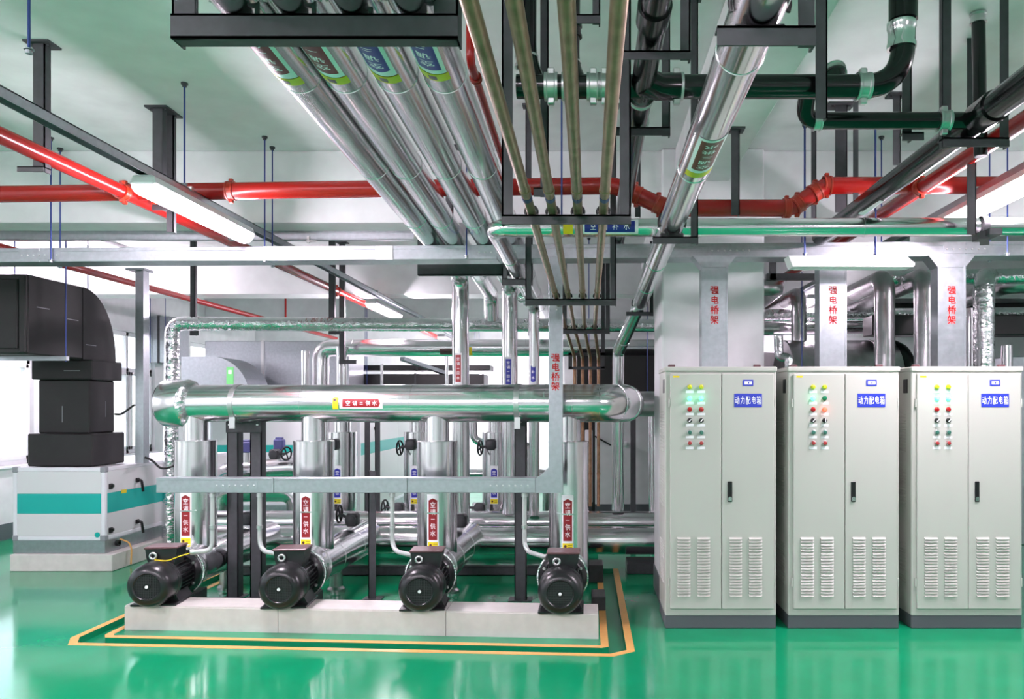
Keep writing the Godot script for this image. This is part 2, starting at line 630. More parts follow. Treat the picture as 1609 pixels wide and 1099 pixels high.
const STROKES := {
	"空": [[8, 0, 8, 2], [1, 5, 1, 3, 15, 3, 15, 5], [6, 4, 3, 8], [10, 4, 13, 8], [3, 9, 13, 9], [8, 9, 8, 15], [1, 15, 15, 15]],
	"调": [[2, 1, 4, 3], [1, 6, 4, 6, 4, 13, 6, 11], [7, 15, 8, 9, 8, 1, 15, 1, 15, 15, 13, 14], [10, 4, 13, 4], [11.5, 2, 11.5, 7], [9.5, 7, 13.5, 7], [10, 9, 13, 9, 13, 13, 10, 13, 10, 9]],
	"一": [[3, 8, 13, 8]],
	"二": [[4, 5, 12, 5], [3, 11, 13, 11]],
	"供": [[5, 0, 1, 7], [3.5, 5, 3.5, 15], [6, 4, 15, 4], [8.5, 1, 8.5, 9], [12.5, 1, 12.5, 9], [5.5, 9, 15.5, 9], [8.5, 11, 6, 15], [12, 11, 15, 15]],
	"水": [[8, 0, 8, 15, 6, 13.5], [1, 5, 6, 5, 1.5, 12], [14, 3, 9.5, 7], [9, 6, 15, 13]],
	"回": [[2, 1, 14, 1, 14, 15, 2, 15, 2, 1], [5.5, 5, 10.5, 5, 10.5, 11, 5.5, 11, 5.5, 5]],
	"补": [[4, 0, 5, 2], [1, 4, 7, 4, 1, 10], [4, 7, 4, 15], [7, 7, 5, 9], [5, 9, 7, 11], [11, 0, 11, 15], [11, 6, 15, 9]],
	"强": [[1, 1, 5, 1, 5, 5, 1, 5, 1, 8, 5, 8, 5, 14, 3, 13], [8, 1, 14, 1, 14, 4, 8, 4, 8, 1], [7.5, 6, 14.5, 6, 14.5, 10, 7.5, 10, 7.5, 6], [11, 5, 11, 14], [7, 14, 15, 13.5], [13, 12, 15, 15]],
	"电": [[3, 3, 13, 3, 13, 10, 3, 10, 3, 3], [3, 6.5, 13, 6.5], [8, 0, 8, 14, 14.5, 14, 14.5, 12]],
	"桥": [[1, 4, 6, 4], [3.5, 0, 3.5, 15], [3.5, 5, 1, 10], [3.5, 6, 6, 9], [13, 0, 8, 2], [7, 4.5, 15.5, 4.5], [11, 2, 7, 9], [11.5, 4.5, 15.5, 9], [9.5, 8, 8.5, 15], [13, 8, 13, 15]],
	"架": [[1, 2, 6, 2, 5.5, 7, 4, 6.5], [3.5, 0, 1, 7], [9, 1.5, 14, 1.5, 14, 6, 9, 6, 9, 1.5], [1, 9, 15, 9], [8, 7.5, 8, 15.5], [7.5, 9.5, 2, 14.5], [8.5, 9.5, 14, 14.5]],
	"动": [[1.5, 2, 7, 2], [1, 6, 8, 6], [4, 6, 2, 12, 7, 11.5], [6, 9, 8, 13], [9, 4.5, 15, 4.5, 14.5, 14.5, 12, 14], [11.5, 0.5, 11.5, 6, 8.5, 15]],
	"力": [[2, 4, 14, 4, 13.5, 14.5, 10.5, 13.5], [8, 0, 7.5, 7, 2, 15]],
	"配": [[1, 1, 8, 1], [1.5, 4, 7.5, 4, 7.5, 15, 1.5, 15, 1.5, 4], [3.5, 1, 3.5, 6, 2.5, 8], [5.5, 1, 5.5, 7.5, 7, 7.5], [2, 10, 7, 10], [2, 12.5, 7, 12.5], [9.5, 1.5, 14.5, 1.5, 14.5, 7, 9.5, 7, 9.5, 14, 15.5, 14, 15.5, 11.5]],
	"箱": [[3, 0, 1, 3], [2.5, 1.5, 7, 1.5], [4.5, 2, 5, 4], [10, 0, 8.5, 3], [9.5, 1.5, 15, 1.5], [12, 2, 12.5, 4], [1, 7, 7, 7], [4, 4.5, 4, 15.5], [4, 8, 1, 12.5], [4.5, 8.5, 7, 11], [9, 5.5, 14.5, 5.5, 14.5, 15, 9, 15, 9, 5.5], [9, 8.7, 14.5, 8.7], [9, 11.8, 14.5, 11.8]],
}


func letters(text: String, t: Transform3D, size: Vector2, step: Vector2, weight: float, parent: Node, m: Material) -> void:
	# raised strokes on a flat face: t puts the local xy plane on that face, z outward; one part for each character
	for i in text.length():
		var mb := MB.new()
		var o := step * i
		for s in STROKES[text[i]]:
			for k in range(0, s.size() - 2, 2):
				var a := Vector2(o.x + s[k] / 16.0 * size.x, o.y - s[k + 1] / 16.0 * size.y)
				var b := Vector2(o.x + s[k + 2] / 16.0 * size.x, o.y - s[k + 3] / 16.0 * size.y)
				var e := (b - a).normalized()
				var f := Vector2(-e.y, e.x) * weight * 0.5
				a -= e * weight * 0.4
				b += e * weight * 0.4
				var z := 0.0012
				var ps := []
				for q in [a + f, b + f, b - f, a - f]:
					ps.append(t * Vector3(q.x, q.y, z))
				var nn := t.basis.z.normalized()
				mb.face(ps, [nn, nn, nn, nn], [])
				for w in 4:
					var p0: Vector3 = ps[w]
					var p1: Vector3 = ps[(w + 1) % 4]
					mb.flat([p0, p1, p1 - nn * z, p0 - nn * z], (ps[0] + ps[2]) * 0.5)
		part(mb, "character", m, parent)


func stroke_on(im: Image, a: Vector2, b: Vector2, w: int, c: Color) -> void:
	var n := int(maxf(absf(b.x - a.x), absf(b.y - a.y))) + 1
	for i in n + 1:
		var p := a.lerp(b, float(i) / n)
		im.fill_rect(Rect2i(int(p.x - w * 0.5 + 0.5), int(p.y - w * 0.5 + 0.5), w, w), c)


func sticker(text: String, body: Color, tip: String, sideways := false, yellow := true) -> StandardMaterial3D:
	# the print of a flow label: white paper, a coloured arrow with white characters and a yellow tag below.
	# tip: "up", "down" or "none". sideways lays the same label out along a level pipe (characters upright).
	var w := 96
	var n := text.length()
	var h := 420
	var im := Image.create(w, h, false, Image.FORMAT_RGBA8)
	im.fill(Color(0.93, 0.94, 0.95))
	var y0 := 30
	var y1 := 350 if yellow else 396
	im.fill_rect(Rect2i(12, y0 + 18, 72, y1 - y0 - 36), body)
	for k in 18:
		var half := 36.0 * (1.0 - k / 18.0)
		var hu := half if tip == "up" else 36.0
		var hd := half if tip == "down" else 36.0
		im.fill_rect(Rect2i(int(48 - hu), y0 + 17 - k, int(hu * 2), 1), body)
		im.fill_rect(Rect2i(int(48 - hd), y1 - 18 + k, int(hd * 2), 1), body)
	if yellow:
		im.fill_rect(Rect2i(6, 366, 84, 50), Color(0.90, 0.82, 0.08))
		for dy in range(-11, 12):
			var hw := int(sqrt(121.0 - dy * dy))
			im.fill_rect(Rect2i(28 - hw, 390 + dy, hw * 2 + 1, 1), Color(0.28, 0.12, 0.06))
		im.fill_rect(Rect2i(50, 380, 34, 4), Color(0.45, 0.40, 0.05))
		im.fill_rect(Rect2i(50, 396, 34, 4), Color(0.45, 0.40, 0.05))
	var slot := float(y1 - y0 - 44) / n
	for i in n:
		var box := 44.0
		var oy := y0 + 22 + slot * i + (slot - box) * 0.5
		for s in STROKES[text[i]]:
			for k in range(0, s.size() - 2, 2):
				var a := Vector2(s[k], s[k + 1])
				var b := Vector2(s[k + 2], s[k + 3])
				if sideways:
					# the finished strip is turned a quarter counter-clockwise: draw the characters pre-turned
					a = Vector2(16.0 - a.y, a.x)
					b = Vector2(16.0 - b.y, b.x)
				stroke_on(im, Vector2(26, oy) + a / 16.0 * box, Vector2(26, oy) + b / 16.0 * box, 4, Color(0.95, 0.95, 0.96))
	var m := StandardMaterial3D.new()
	m.albedo_texture = ImageTexture.create_from_image(im)
	m.roughness = 0.4
	return m


func stick_on(t: Node, c: Vector3, ax: Vector3, out: Vector3, r: float, length: float, width: float, m: Material) -> void:
	var mb := MB.new()
	mb.decal(c, ax, out, r, length, width)
	part(mb, "flow_label", m, t)


# ---------------------------------------------------------------- the room

const LEFT := -6.9
const RIGHT := 7.2
const FRONT := -4.2     # behind the camera
const BACK := 16.0

# centre lines of the drain channel's two edges round the pump plinth, as (x, depth)
const EDGE_OUT := [Vector2(-3.46, 7.5), Vector2(-3.47, 5.27), Vector2(-3.40, 5.145), Vector2(0.14, 4.915), Vector2(0.245, 4.99), Vector2(0.235, 7.5)]
const EDGE_IN := [Vector2(-3.33, 7.5), Vector2(-3.335, 5.33), Vector2(-3.29, 5.262), Vector2(0.085, 5.035), Vector2(0.131, 5.06), Vector2(0.129, 7.5)]


func offset_path(ps: Array, by: float) -> Array:
	var out := []
	for i in ps.size():
		var d0: Vector2 = (ps[i] - ps[maxi(i - 1, 0)]).normalized() if i > 0 else (ps[1] - ps[0]).normalized()
		var d1: Vector2 = (ps[i + 1] - ps[i]).normalized() if i < ps.size() - 1 else d0
		var n0 := Vector2(-d0.y, d0.x)
		var n1 := Vector2(-d1.y, d1.x)
		var m := (n0 + n1).normalized()
		out.append(ps[i] + m * by / maxf(m.dot(n0), 0.4))
	return out


func sheet(mb: MB, poly: PackedVector2Array, y: float) -> void:
	var tri := Geometry2D.triangulate_polygon(poly)
	for i in range(0, tri.size(), 3):
		var ps := []
		for k in 3:
			var q := poly[tri[i + k]]
			ps.append(W(q.x, y, q.y))
		mb.face(ps, [Vector3.UP, Vector3.UP, Vector3.UP], [])


func build_floor() -> void:
	var u := PackedVector2Array(EDGE_OUT)
	for i in EDGE_IN.size():
		u.append(EDGE_IN[EDGE_IN.size() - 1 - i])
	var mb := MB.new()
	for half in [[LEFT - 0.3, -1.6], [-1.6, RIGHT + 0.3]]:
		var big := PackedVector2Array([Vector2(half[0], FRONT - 0.3), Vector2(half[1], FRONT - 0.3), Vector2(half[1], BACK + 0.3), Vector2(half[0], BACK + 0.3)])
		for poly in Geometry2D.clip_polygons(big, u):
			sheet(mb, poly, 0.0)
	mb.span(W(LEFT - 0.3, -0.3, FRONT - 0.3), W(RIGHT + 0.3, -0.06, BACK + 0.3))
	struct_(mb, "floor", M.floor)
	# the sunken channel: bottom and sides
	var ch := MB.new()
	sheet(ch, u, -0.045)
	for e in [[EDGE_OUT, -1.0], [EDGE_IN, 1.0]]:
		var ps: Array = e[0]
		for i in ps.size() - 1:
			var a: Vector2 = ps[i]
			var b: Vector2 = ps[i + 1]
			var d := (b - a).normalized()
			var nn := Vector3(-d.y, 0, -d.x) * float(e[1])
			ch.face([W(a.x, 0, a.y), W(b.x, 0, b.y), W(b.x, -0.045, b.y), W(a.x, -0.045, a.y)], [nn, nn, nn, nn], [])
	for k in [0, 5]:
		var a: Vector2 = EDGE_OUT[k]
		var b: Vector2 = EDGE_IN[k]
		var nn := Vector3(0, 0, 1)
		ch.face([W(a.x, 0, a.y), W(b.x, 0, b.y), W(b.x, -0.045, b.y), W(a.x, -0.045, a.y)], [nn, nn, nn, nn], [])
	struct_(ch, "floor_drain_channel", M.channel)
	for e in [[EDGE_OUT, 0.052], [EDGE_IN, -0.052]]:
		var ps: Array = e[0]
		var q := offset_path(ps, -e[1])
		var lb := MB.new()
		for i in ps.size() - 1:
			lb.face([W(ps[i].x, 0.002, ps[i].y), W(ps[i + 1].x, 0.002, ps[i + 1].y), W(q[i + 1].x, 0.002, q[i + 1].y), W(q[i].x, 0.002, q[i].y)], [Vector3.UP, Vector3.UP, Vector3.UP, Vector3.UP], [])
			for w in [[ps[i], ps[i + 1]], [q[i], q[i + 1]]]:
				lb.flat([W(w[0].x, 0.002, w[0].y), W(w[1].x, 0.002, w[1].y), W(w[1].x, 0, w[1].y), W(w[0].x, 0, w[0].y)], W((ps[i].x + q[i + 1].x) / 2, 0, (ps[i].y + q[i + 1].y) / 2))
		struct_(lb, "floor_line", M.line)


func build_room() -> void:
	build_floor()
	var mb := MB.new()
	mb.span(W(LEFT - 0.3, CEIL, FRONT - 0.3), W(RIGHT + 0.3, CEIL + 0.25, BACK + 0.3))
	struct_(mb, "ceiling", M.ceiling)
	# cross beams and the beams running into the room
	for d in [6.12, 10.0, 13.9, 1.2 - 3.8]:
		var b := MB.new()
		b.span(W(LEFT, BEAM, d), W(RIGHT, CEIL, d + 0.4), 0.006)
		struct_(b, "ceiling_beam", M.ceiling)
	var zb := MB.new()
	zb.span(W(0.68, 3.347, FRONT), W(1.10, CEIL, 6.12), 0.006)
	struct_(zb, "ceiling_beam", M.ceiling)
	var zb2 := MB.new()
	zb2.span(W(0.68, 3.347, 6.52), W(1.10, CEIL, 11.0), 0.006)
	struct_(zb2, "ceiling_beam", M.ceiling)
	# the free-standing column behind the first cabinet
	var col := MB.new()
	col.span(W(0.574, 0.0, 6.06), W(1.377, CEIL, 6.76), 0.012)
	struct_(col, "wall_column", M.wall)
	var cb := MB.new()
	cb.span(W(0.574 - 0.008, 0.0, 6.05), W(1.377 + 0.008, 0.20, 6.77))
	struct_(cb, "baseboard_column", M.skirting)
	# walls
	var back := MB.new()
	back.span(W(LEFT, 0, BACK), W(-0.2, CEIL, BACK + 0.25))
	struct_(back, "wall_back", M.wall)
	var part_w := MB.new()
	part_w.span(W(-0.35, 0, 11.0), W(RIGHT, CEIL, 11.2))
	struct_(part_w, "wall_partition", M.wall)
	var ret := MB.new()
	ret.span(W(-0.35, 0, 11.2), W(-0.15, CEIL, BACK))
	struct_(ret, "wall_partition_return", M.wall)
	var bp := MB.new()
	bp.span(W(-0.35, 0, 10.985), W(RIGHT, 0.19, 11.0))
	struct_(bp, "baseboard_partition", M.skirting)
	var bb := MB.new()
	bb.span(W(LEFT, 0, BACK - 0.015), W(-0.35, 0.19, BACK))
	struct_(bb, "baseboard_back", M.skirting)
	var right := MB.new()
	right.span(W(RIGHT, 0, FRONT), W(RIGHT + 0.25, CEIL, BACK))
	struct_(right, "wall_right", M.wall)
	var br := MB.new()
	br.span(W(RIGHT - 0.015, 0, FRONT), W(RIGHT, 0.19, 11.0))
	struct_(br, "baseboard_right", M.skirting)
	var front := MB.new()
	front.span(W(LEFT, 0, FRONT - 0.25), W(RIGHT, CEIL, FRONT))
	struct_(front, "wall_front", M.wall)
	# the window wall
	var sill := 0.87
	var head := 2.7
	var wins := [[-2.6, -0.8], [0.6, 2.4], [4.0, 5.8], [7.75, 9.62], [11.0, 12.3], [13.4, 15.2]]
	var lw := MB.new()
	lw.span(W(LEFT - 0.25, 0, FRONT), W(LEFT, sill, BACK))
	lw.span(W(LEFT - 0.25, head, FRONT), W(LEFT, CEIL, BACK))
	var from := FRONT
	for w in wins:
		lw.span(W(LEFT - 0.25, sill, from), W(LEFT, head, w[0]))
		from = w[1]
	lw.span(W(LEFT - 0.25, sill, from), W(LEFT, head, BACK))
	struct_(lw, "wall_left", M.wall)
	var bl := MB.new()
	bl.span(W(LEFT, 0, FRONT), W(LEFT + 0.015, 0.19, BACK))
	struct_(bl, "baseboard_left", M.skirting)
	var k := 0
	for w in wins:
		k += 1
		var win := Node3D.new()
		win.name = "window_%d" % k
		add_child(win)
		win.position = W(LEFT, sill, (w[0] + w[1]) / 2)
		win.set_meta("kind", "structure")
		var fr := MB.new()
		var x0 := LEFT - 0.12
		var x1 := LEFT - 0.05
		var mid: float = (w[0] + w[1]) / 2
		for d in [w[0], mid - 0.03, w[1] - 0.06]:
			fr.span(W(x0, sill, d), W(x1, head, d + 0.06), 0.004)
		for y in [sill, 2.10, head - 0.06]:
			fr.span(W(x0, y, w[0]), W(x1, y + 0.06, w[1]), 0.004)
		part(fr, "window_frame", M.white, win)
		for q in [[w[0] + 0.06, mid - 0.03], [mid + 0.03, w[1] - 0.06]]:
			for yy in [[sill + 0.06, 2.10], [2.16, head - 0.06]]:
				var g := MB.new()
				g.span(W(LEFT - 0.09, yy[0], q[0]), W(LEFT - 0.084, yy[1], q[1]))
				part(g, "pane", M.glass, win)
				if yy[0] < 1.5:
					var sash := MB.new()
					for e in [[q[0], q[0] + 0.05], [q[1] - 0.05, q[1]]]:
						sash.span(W(x0 + 0.02, yy[0], e[0]), W(x1 + 0.03, yy[1], e[1]), 0.004)
					for e in [[yy[0], yy[0] + 0.05], [yy[1] - 0.05, yy[1]]]:
						sash.span(W(x0 + 0.02, e[0], q[0]), W(x1 + 0.03, e[1], q[1]), 0.004)
					part(sash, "sash", M.white, win)
		var sl := MB.new()
		sl.span(W(LEFT - 0.05, sill - 0.03, w[0] - 0.05), W(LEFT + 0.04, sill, w[1] + 0.05), 0.005)
		part(sl, "window_sill", M.white, win)


# ---------------------------------------------------------------- lamps

func lamp(label: String, c: Vector3, length: float, along_x := false, chain := 0.0) -> void:
	# a batten: tapered white housing, bright diffuser below it, end caps; lit
	var t := thing("batten_light", label, "light", c - Vector3(0, 0.06, 0))
	var b := Basis() if not along_x else Basis(Vector3.UP, PI / 2)
	var half := length / 2
	var hb := MB.new()
	hb.prism(PackedVector2Array([Vector2(-0.078, -0.002), Vector2(0.078, -0.002), Vector2(0.050, 0.045), Vector2(-0.050, 0.045)]), Transform3D(b, c - b * Vector3(0, 0, half)), length)
	part(hb, "housing", M.lamp_body, t)
	var db := MB.new()
	var prof := PackedVector2Array()
	for i in 9:
		var a := PI + PI * i / 8.0
		prof.append(Vector2(cos(a) * 0.074, -0.0025 + sin(a) * 0.072))
	db.prism(prof, Transform3D(b, c - b * Vector3(0, 0, half - 0.008)), length - 0.016)
	part(db, "diffuser", M.lamp, t)
	for s in [-1.0, 1.0]:
		var eb := MB.new()
		eb.box(c + b * Vector3(0, 0.018, s * (half - 0.004)), Vector3(0.13, 0.05, 0.02) if not along_x else Vector3(0.02, 0.05, 0.13), Basis(), 0.01)
		part(eb, "end_cap", M.lamp_body, t)
		if chain > 0.0:
			var rb := MB.new()
			rb.tube([c + b * Vector3(0, 0.045, s * half * 0.55), c + b * Vector3(0, 0.045 + chain, s * half * 0.55)], 0.004, 6)
			part(rb, "suspension_wire", M.rod, t)
	# the curved diffuser shines down and to both sides: one light before each of its three faces
	for k in [0, -1, 1]:
		var l := AreaLight3D.new()
		l.name = "lamp_light"
		t.add_child(l, true)
		l.area_size = Vector2(0.09 if k == 0 else 0.05, length - 0.06)
		l.light_energy = LAMP_ENERGY * length * (1.0 if k == 0 else LAMP_SIDE)
		l.light_color = LAMP_COLOR
		l.shadow_enabled = true
		l.area_range = 30.0
		l.area_attenuation = 2.0
		var tilt := Basis(Vector3.BACK, k * deg_to_rad(74.0))
		var off := tilt * Vector3(0, -0.079 if k == 0 else -0.082, 0)
		if k != 0:
			off.y -= 0.028
		l.transform = Transform3D(b * tilt * Basis(Vector3.RIGHT, -PI / 2), c - t.position + b * off)


func unlit_lamp() -> void:
	# a flat white fitting with bevelled ends, not switched on, on two wires
	var x0 := 1.373
	var x1 := 2.241
	var y0 := 2.535
	var y1 := 2.611
	var t := thing("batten_light", "white unlit fitting hanging by wires above the middle cabinet", "light", W((x0 + x1) / 2, y0, 5.38))
	var mb := MB.new()
	mb.prism(PackedVector2Array([Vector2(x0 + 0.03, y0), Vector2(x1 - 0.01, y0), Vector2(x1, y0 + 0.02), Vector2(x1 - 0.06, y1), Vector2(x0, y1)]), Transform3D(Basis(), W(0, 0, 5.44)), 0.13)
	part(mb, "housing", M.lamp_off, t)
	var db := MB.new()
	db.span(W(x0 + 0.06, y0 - 0.008, 5.34), W(x1 - 0.05, y0, 5.41), 0.003)
	part(db, "diffuser", M.paper, t)
	for x in [1.501, 1.997]:
		var rb := MB.new()
		rb.tube([W(x, y1, 5.38), W(x, CEIL, 5.38)], 0.005, 6)
		part(rb, "suspension_wire", M.rod, t)


func build_lamps() -> void:
	lamp("lit batten light under the channel in front of the long tray", W(-2.53, 2.845, 5.04), 1.30)
	lamp("lit batten light further along the same channel, beyond the far beam", W(-2.66, 2.845, 10.1), 1.30)
	lamp("last lit batten light of the channel near the back wall", W(-2.66, 2.845, 14.6), 1.30)
	lamp("batten light on the channel behind the viewpoint", W(-2.5, 2.845, 0.0), 1.30)
	lamp("lit batten light at the edge of view under the thick black pipe", W(2.46, 2.845, 4.72), 1.20)
	lamp("lit batten light glowing among silver pipes behind the cabinets", W(2.62, 2.845, 9.7), 1.30)
	lamp("batten light over the aisle behind the viewpoint", W(2.46, 2.845, 0.0), 1.30)
	unlit_lamp()
	lamp("batten light behind the viewpoint facing the pump row", W(-1.0, CEIL - 0.046, -1.6), 1.30, true)
	lamp("batten light behind the viewpoint facing the air unit", W(-4.4, CEIL - 0.046, -1.6), 1.30, true)
	lamp("batten light near the window wall at the front", W(-5.2, CEIL - 0.046, 1.8), 1.30)
	lamp("batten light over the first air handling unit", W(-5.9, CEIL - 0.046, 9.2), 1.30)
	lamp("small bright batten light hanging low before the back wall", W(-2.15, 2.30, 14.9), 1.0, false, 1.25)
	lamp("batten light at the far wall beside the cabinets", W(5.4, CEIL - 0.046, 4.0), 1.30)
	# the channels that carry the lamps
	for c in [[-2.53, "long galvanised strut channel carrying the batten lights above the pump row", 1.0], [2.46, "galvanised strut channel carrying the lights over the cabinets", 0.5]]:
		var t := thing("strut_channel", c[1], "channel", W(c[0], 2.89, 8))
		var mb := MB.new()
		var x: float = c[0]
		mb.span(W(x - 0.03, 2.935, -3.0), W(x + 0.03, 2.941, 15.5))
		mb.span(W(x - 0.03, 2.892, -3.0), W(x - 0.026, 2.941, 15.5))
		mb.span(W(x + 0.026, 2.892, -3.0), W(x + 0.03, 2.941, 15.5))
		part(mb, "channel", M.galv, t)
		for i in 9:
			var cb := MB.new()
			var d := -1.6 + i * 2.15
			cb.span(W(x - 0.04, 2.93, d), W(x + 0.04, 2.955, d + 0.03))
			part(cb, "clip", M.zinc, t)


# ---------------------------------------------------------------- switch cabinets

func build_cabinets() -> void:
	var w := 0.785
	var h := 1.852
	var dep := 0.46
	var t := thing("switch_cabinet", "pale grey switch cabinet standing before the white column", "cabinet")
	var base := MB.new()
	base.span(Vector3(0, 0, -dep), Vector3(w, 0.09, -0.004), 0.004)
	part(base, "base", M.cabinet_base, t)
	var body := MB.new()
	body.span(Vector3(0, 0.09, -dep), Vector3(w, h, 0), 0.006)
	part(body, "body", M.cabinet, t)
	var rim := MB.new()
	rim.span(Vector3(-0.006, h - 0.03, -dep - 0.004), Vector3(w + 0.006, h + 0.004, 0.012), 0.006)
	part(rim, "top_cover", M.cabinet, t)
	# two doors, proud of the frame
	for s in 2:
		var x0 := 0.033 if s == 0 else 0.398
		var x1 := 0.394 if s == 0 else w - 0.018
		var door := MB.new()
		door.span(Vector3(x0, 0.142, 0.002), Vector3(x1, h - 0.045, 0.020), 0.005)
		var dn := part(door, "door", M.cabinet, t)
		var cols := [[0.080, 0.177], [0.221, 0.315]] if s == 0 else [[0.447, 0.540], [0.585, 0.682]]
		for c in cols:
			for i in 20:
				var lv := MB.new()
				var y := 0.642 - i * 0.0212
				var zz := 0.020
				# a pressed louvre: sloping hood over a slot
				lv.flat([Vector3(c[0], y + 0.008, zz), Vector3(c[1], y + 0.008, zz), Vector3(c[1] - 0.004, y - 0.005, zz + 0.013), Vector3(c[0] + 0.004, y - 0.005, zz + 0.013)], Vector3((c[0] + c[1]) / 2, y, zz - 0.02))
				lv.flat([Vector3(c[0] + 0.004, y - 0.005, zz + 0.013), Vector3(c[1] - 0.004, y - 0.005, zz + 0.013), Vector3(c[1] - 0.004, y - 0.006, zz), Vector3(c[0] + 0.004, y - 0.006, zz)], Vector3((c[0] + c[1]) / 2, y + 0.05, zz))
				lv.flat([Vector3(c[0], y + 0.008, zz), Vector3(c[0] + 0.004, y - 0.005, zz + 0.013), Vector3(c[0] + 0.004, y - 0.006, zz)], Vector3(c[0] + 0.05, y, zz))
				lv.flat([Vector3(c[1], y + 0.008, zz), Vector3(c[1] - 0.004, y - 0.005, zz + 0.013), Vector3(c[1] - 0.004, y - 0.006, zz)], Vector3(c[1] - 0.05, y, zz))
				part(lv, "louvre", M.cabinet, dn)
		if s == 1:
			var hd := MB.new()
			hd.span(Vector3(0.437, 0.900, 0.020), Vector3(0.470, 1.045, 0.029), 0.012)
			var hn := part(hd, "handle", M.black, dn)
			hn.set_meta("label", "black recessed swing handle")
			var lk := MB.new()
			lk.lathe(Vector3(0.4535, 0.925, 0.029), Vector3.BACK, [[0.013, 0], [0.013, 0.004], [0.0, 0.004]], 16)
			lk.span(Vector3(0.441, 0.906, 0.029), Vector3(0.466, 0.925, 0.031))
			part(lk, "lock", M.chrome, dn)
		for y in [0.33, 1.60]:
			var hg := MB.new()
			var hx := 0.026 if s == 0 else w - 0.012
			hg.tube([Vector3(hx, y - 0.03, 0.012), Vector3(hx, y + 0.03, 0.012)], 0.007, 8)
			part(hg, "hinge", M.cabinet, dn)
	# lifting eyes on the top
	for x in [0.05, 0.66]:
		var ey := MB.new()
		ey.box(Vector3(x, h + 0.012, -0.05), Vector3(0.05, 0.018, 0.03), Basis(), 0.004)
		part(ey, "lifting_tab", M.motor_lid, t)
	# side grilles
	for x in [-0.001, w + 0.001]:
		for band_y in [0.30, 0.85, 1.25]:
			for i in 14:
				var sv := MB.new()
				sv.box(Vector3(x, band_y + i * 0.022, -dep * 0.5), Vector3(0.006, 0.011, 0.26), Basis(), 0.003)
				part(sv, "side_louvre", M.cabinet, t)
		var sp := MB.new()
		sp.box(Vector3(x, 1.72, -0.10), Vector3(0.008, 0.10, 0.07), Basis(), 0.003)
		part(sp, "cable_entry", M.black, t)
	# signs
	var st := MB.new()
	st.box(Vector3(0.075, h - 0.067, 0.0205), Vector3(0.045, 0.013, 0.001))
	part(st, "yellow_sticker", M.yellow, t)
	var lg := MB.new()
	lg.box(Vector3(0.582, 1.741, 0.021), Vector3(0.074, 0.043, 0.002))
	var lgo := part(lg, "maker_plate", M.sign_blue, t)
	var lm := MB.new()
	lm.box(Vector3(0.569, 1.741, 0.0225), Vector3(0.024, 0.022, 0.001))
	lm.box(Vector3(0.600, 1.741, 0.0225), Vector3(0.020, 0.022, 0.001))
	lm.box(Vector3(0.584, 1.749, 0.0225), Vector3(0.012, 0.006, 0.001))
	lm.box(Vector3(0.584, 1.733, 0.0225), Vector3(0.012, 0.006, 0.001))
	part(lm, "emblem", M.paper, lgo)
	var sg := MB.new()
	sg.box(Vector3(0.582, 1.617, 0.021), Vector3(0.196, 0.096, 0.002))
	var sgo := part(sg, "name_sign", M.sign_blue, t)
	letters("动力配电箱", Transform3D(Basis(), Vector3(0.489, 1.645, 0.022)), Vector2(0.032, 0.056), Vector2(0.0385, 0), 0.0042, sgo, M.paper)
	var cabs := [
		[0.0, "pale grey switch cabinet standing before the white column, both green lamps lit", ["g", "g", "r", "r"]],
		[1.0, "pale grey switch cabinet between the two others, a red lamp lit", ["g", "d", "r", "R"]],
		[2.0, "pale grey switch cabinet furthest from the pump row, under a flared tray", ["g", "g", "r", "r"]],
	]
	var xs := [0.543, 1.414, 2.287]
	tag(t, cabs[0][1], "cabinet", "switch cabinets in a row")
	var row_of := [t, copy_of(t, Vector3.ZERO, cabs[1][1], "switch cabinets in a row"), copy_of(t, Vector3.ZERO, cabs[2][1], "switch cabinets in a row")]
	for i in 3:
		var c: Node3D = row_of[i]
		var lit: Array = cabs[i][2]
		c.position = Vector3.ZERO
		for row in 6:
			for k in 2:
				var x := 0.170 + k * 0.0815
				var y := [1.712, 1.632, 1.553, 1.475, 1.391, 1.315][row] as float
				var lp := MB.new()
				lp.lathe(Vector3(x, y, 0.020), Vector3.BACK, [[0.017, 0], [0.017, 0.006], [0.014, 0.007], [0.014, 0.016], [0.010, 0.021], [0, 0.022]], 16)
				var m: Material = M.lens_yellow
				var nm := "indicator_lamp"
				if row == 1:
					m = M.lit_green if lit[k] == "g" else M.lens_green
				elif row == 2:
					m = M.lit_red if lit[2 + k] == "R" else M.lens_red
				elif row == 3:
					m = M.black
					nm = "selector_switch"
				elif row == 4:
					m = M.knob_green
					nm = "push_button"
				elif row == 5:
					m = M.knob_red
					nm = "push_button"
				var ln := part(lp, nm, m, c)
				if row == 3:
					var hb := MB.new()
					hb.box(Vector3(x, y, 0.045), Vector3(0.007, 0.026, 0.008), Basis(Vector3.BACK, -0.7 if lit[k] == "g" else 0.0), 0.002)
					part(hb, "lever", M.paper, ln)
				elif row > 3:
					var hb := MB.new()
					hb.ring(Vector3(x, y, 0.032), Vector3.BACK, 0.016, 0.003, 16)
					part(hb, "bezel", M.zinc, ln)
				var pb := MB.new()
				pb.box(Vector3(x, y - 0.034, 0.0208), Vector3(0.055, 0.018, 0.0016))
				part(pb, "name_tag", M.paper, c)
				if (row == 1 and lit[k] == "g") or (row == 2 and lit[2 + k] == "R"):
					var ol := OmniLight3D.new()
					ol.name = "lamp_glow"
					c.add_child(ol, true)
					ol.position = Vector3(x, y, 0.058)
					ol.light_color = Color(0.25, 1.0, 0.7) if row == 1 else Color(1.0, 0.3, 0.2)
					ol.light_energy = 0.0016
					ol.light_size = 0.012
					ol.omni_range = 12.0
					ol.omni_attenuation = 2.0
					ol.shadow_enabled = true
	for i in 3:
		row_of[i].position = Vector3(xs[i], 0, -5.48)


# ---------------------------------------------------------------- the pump row

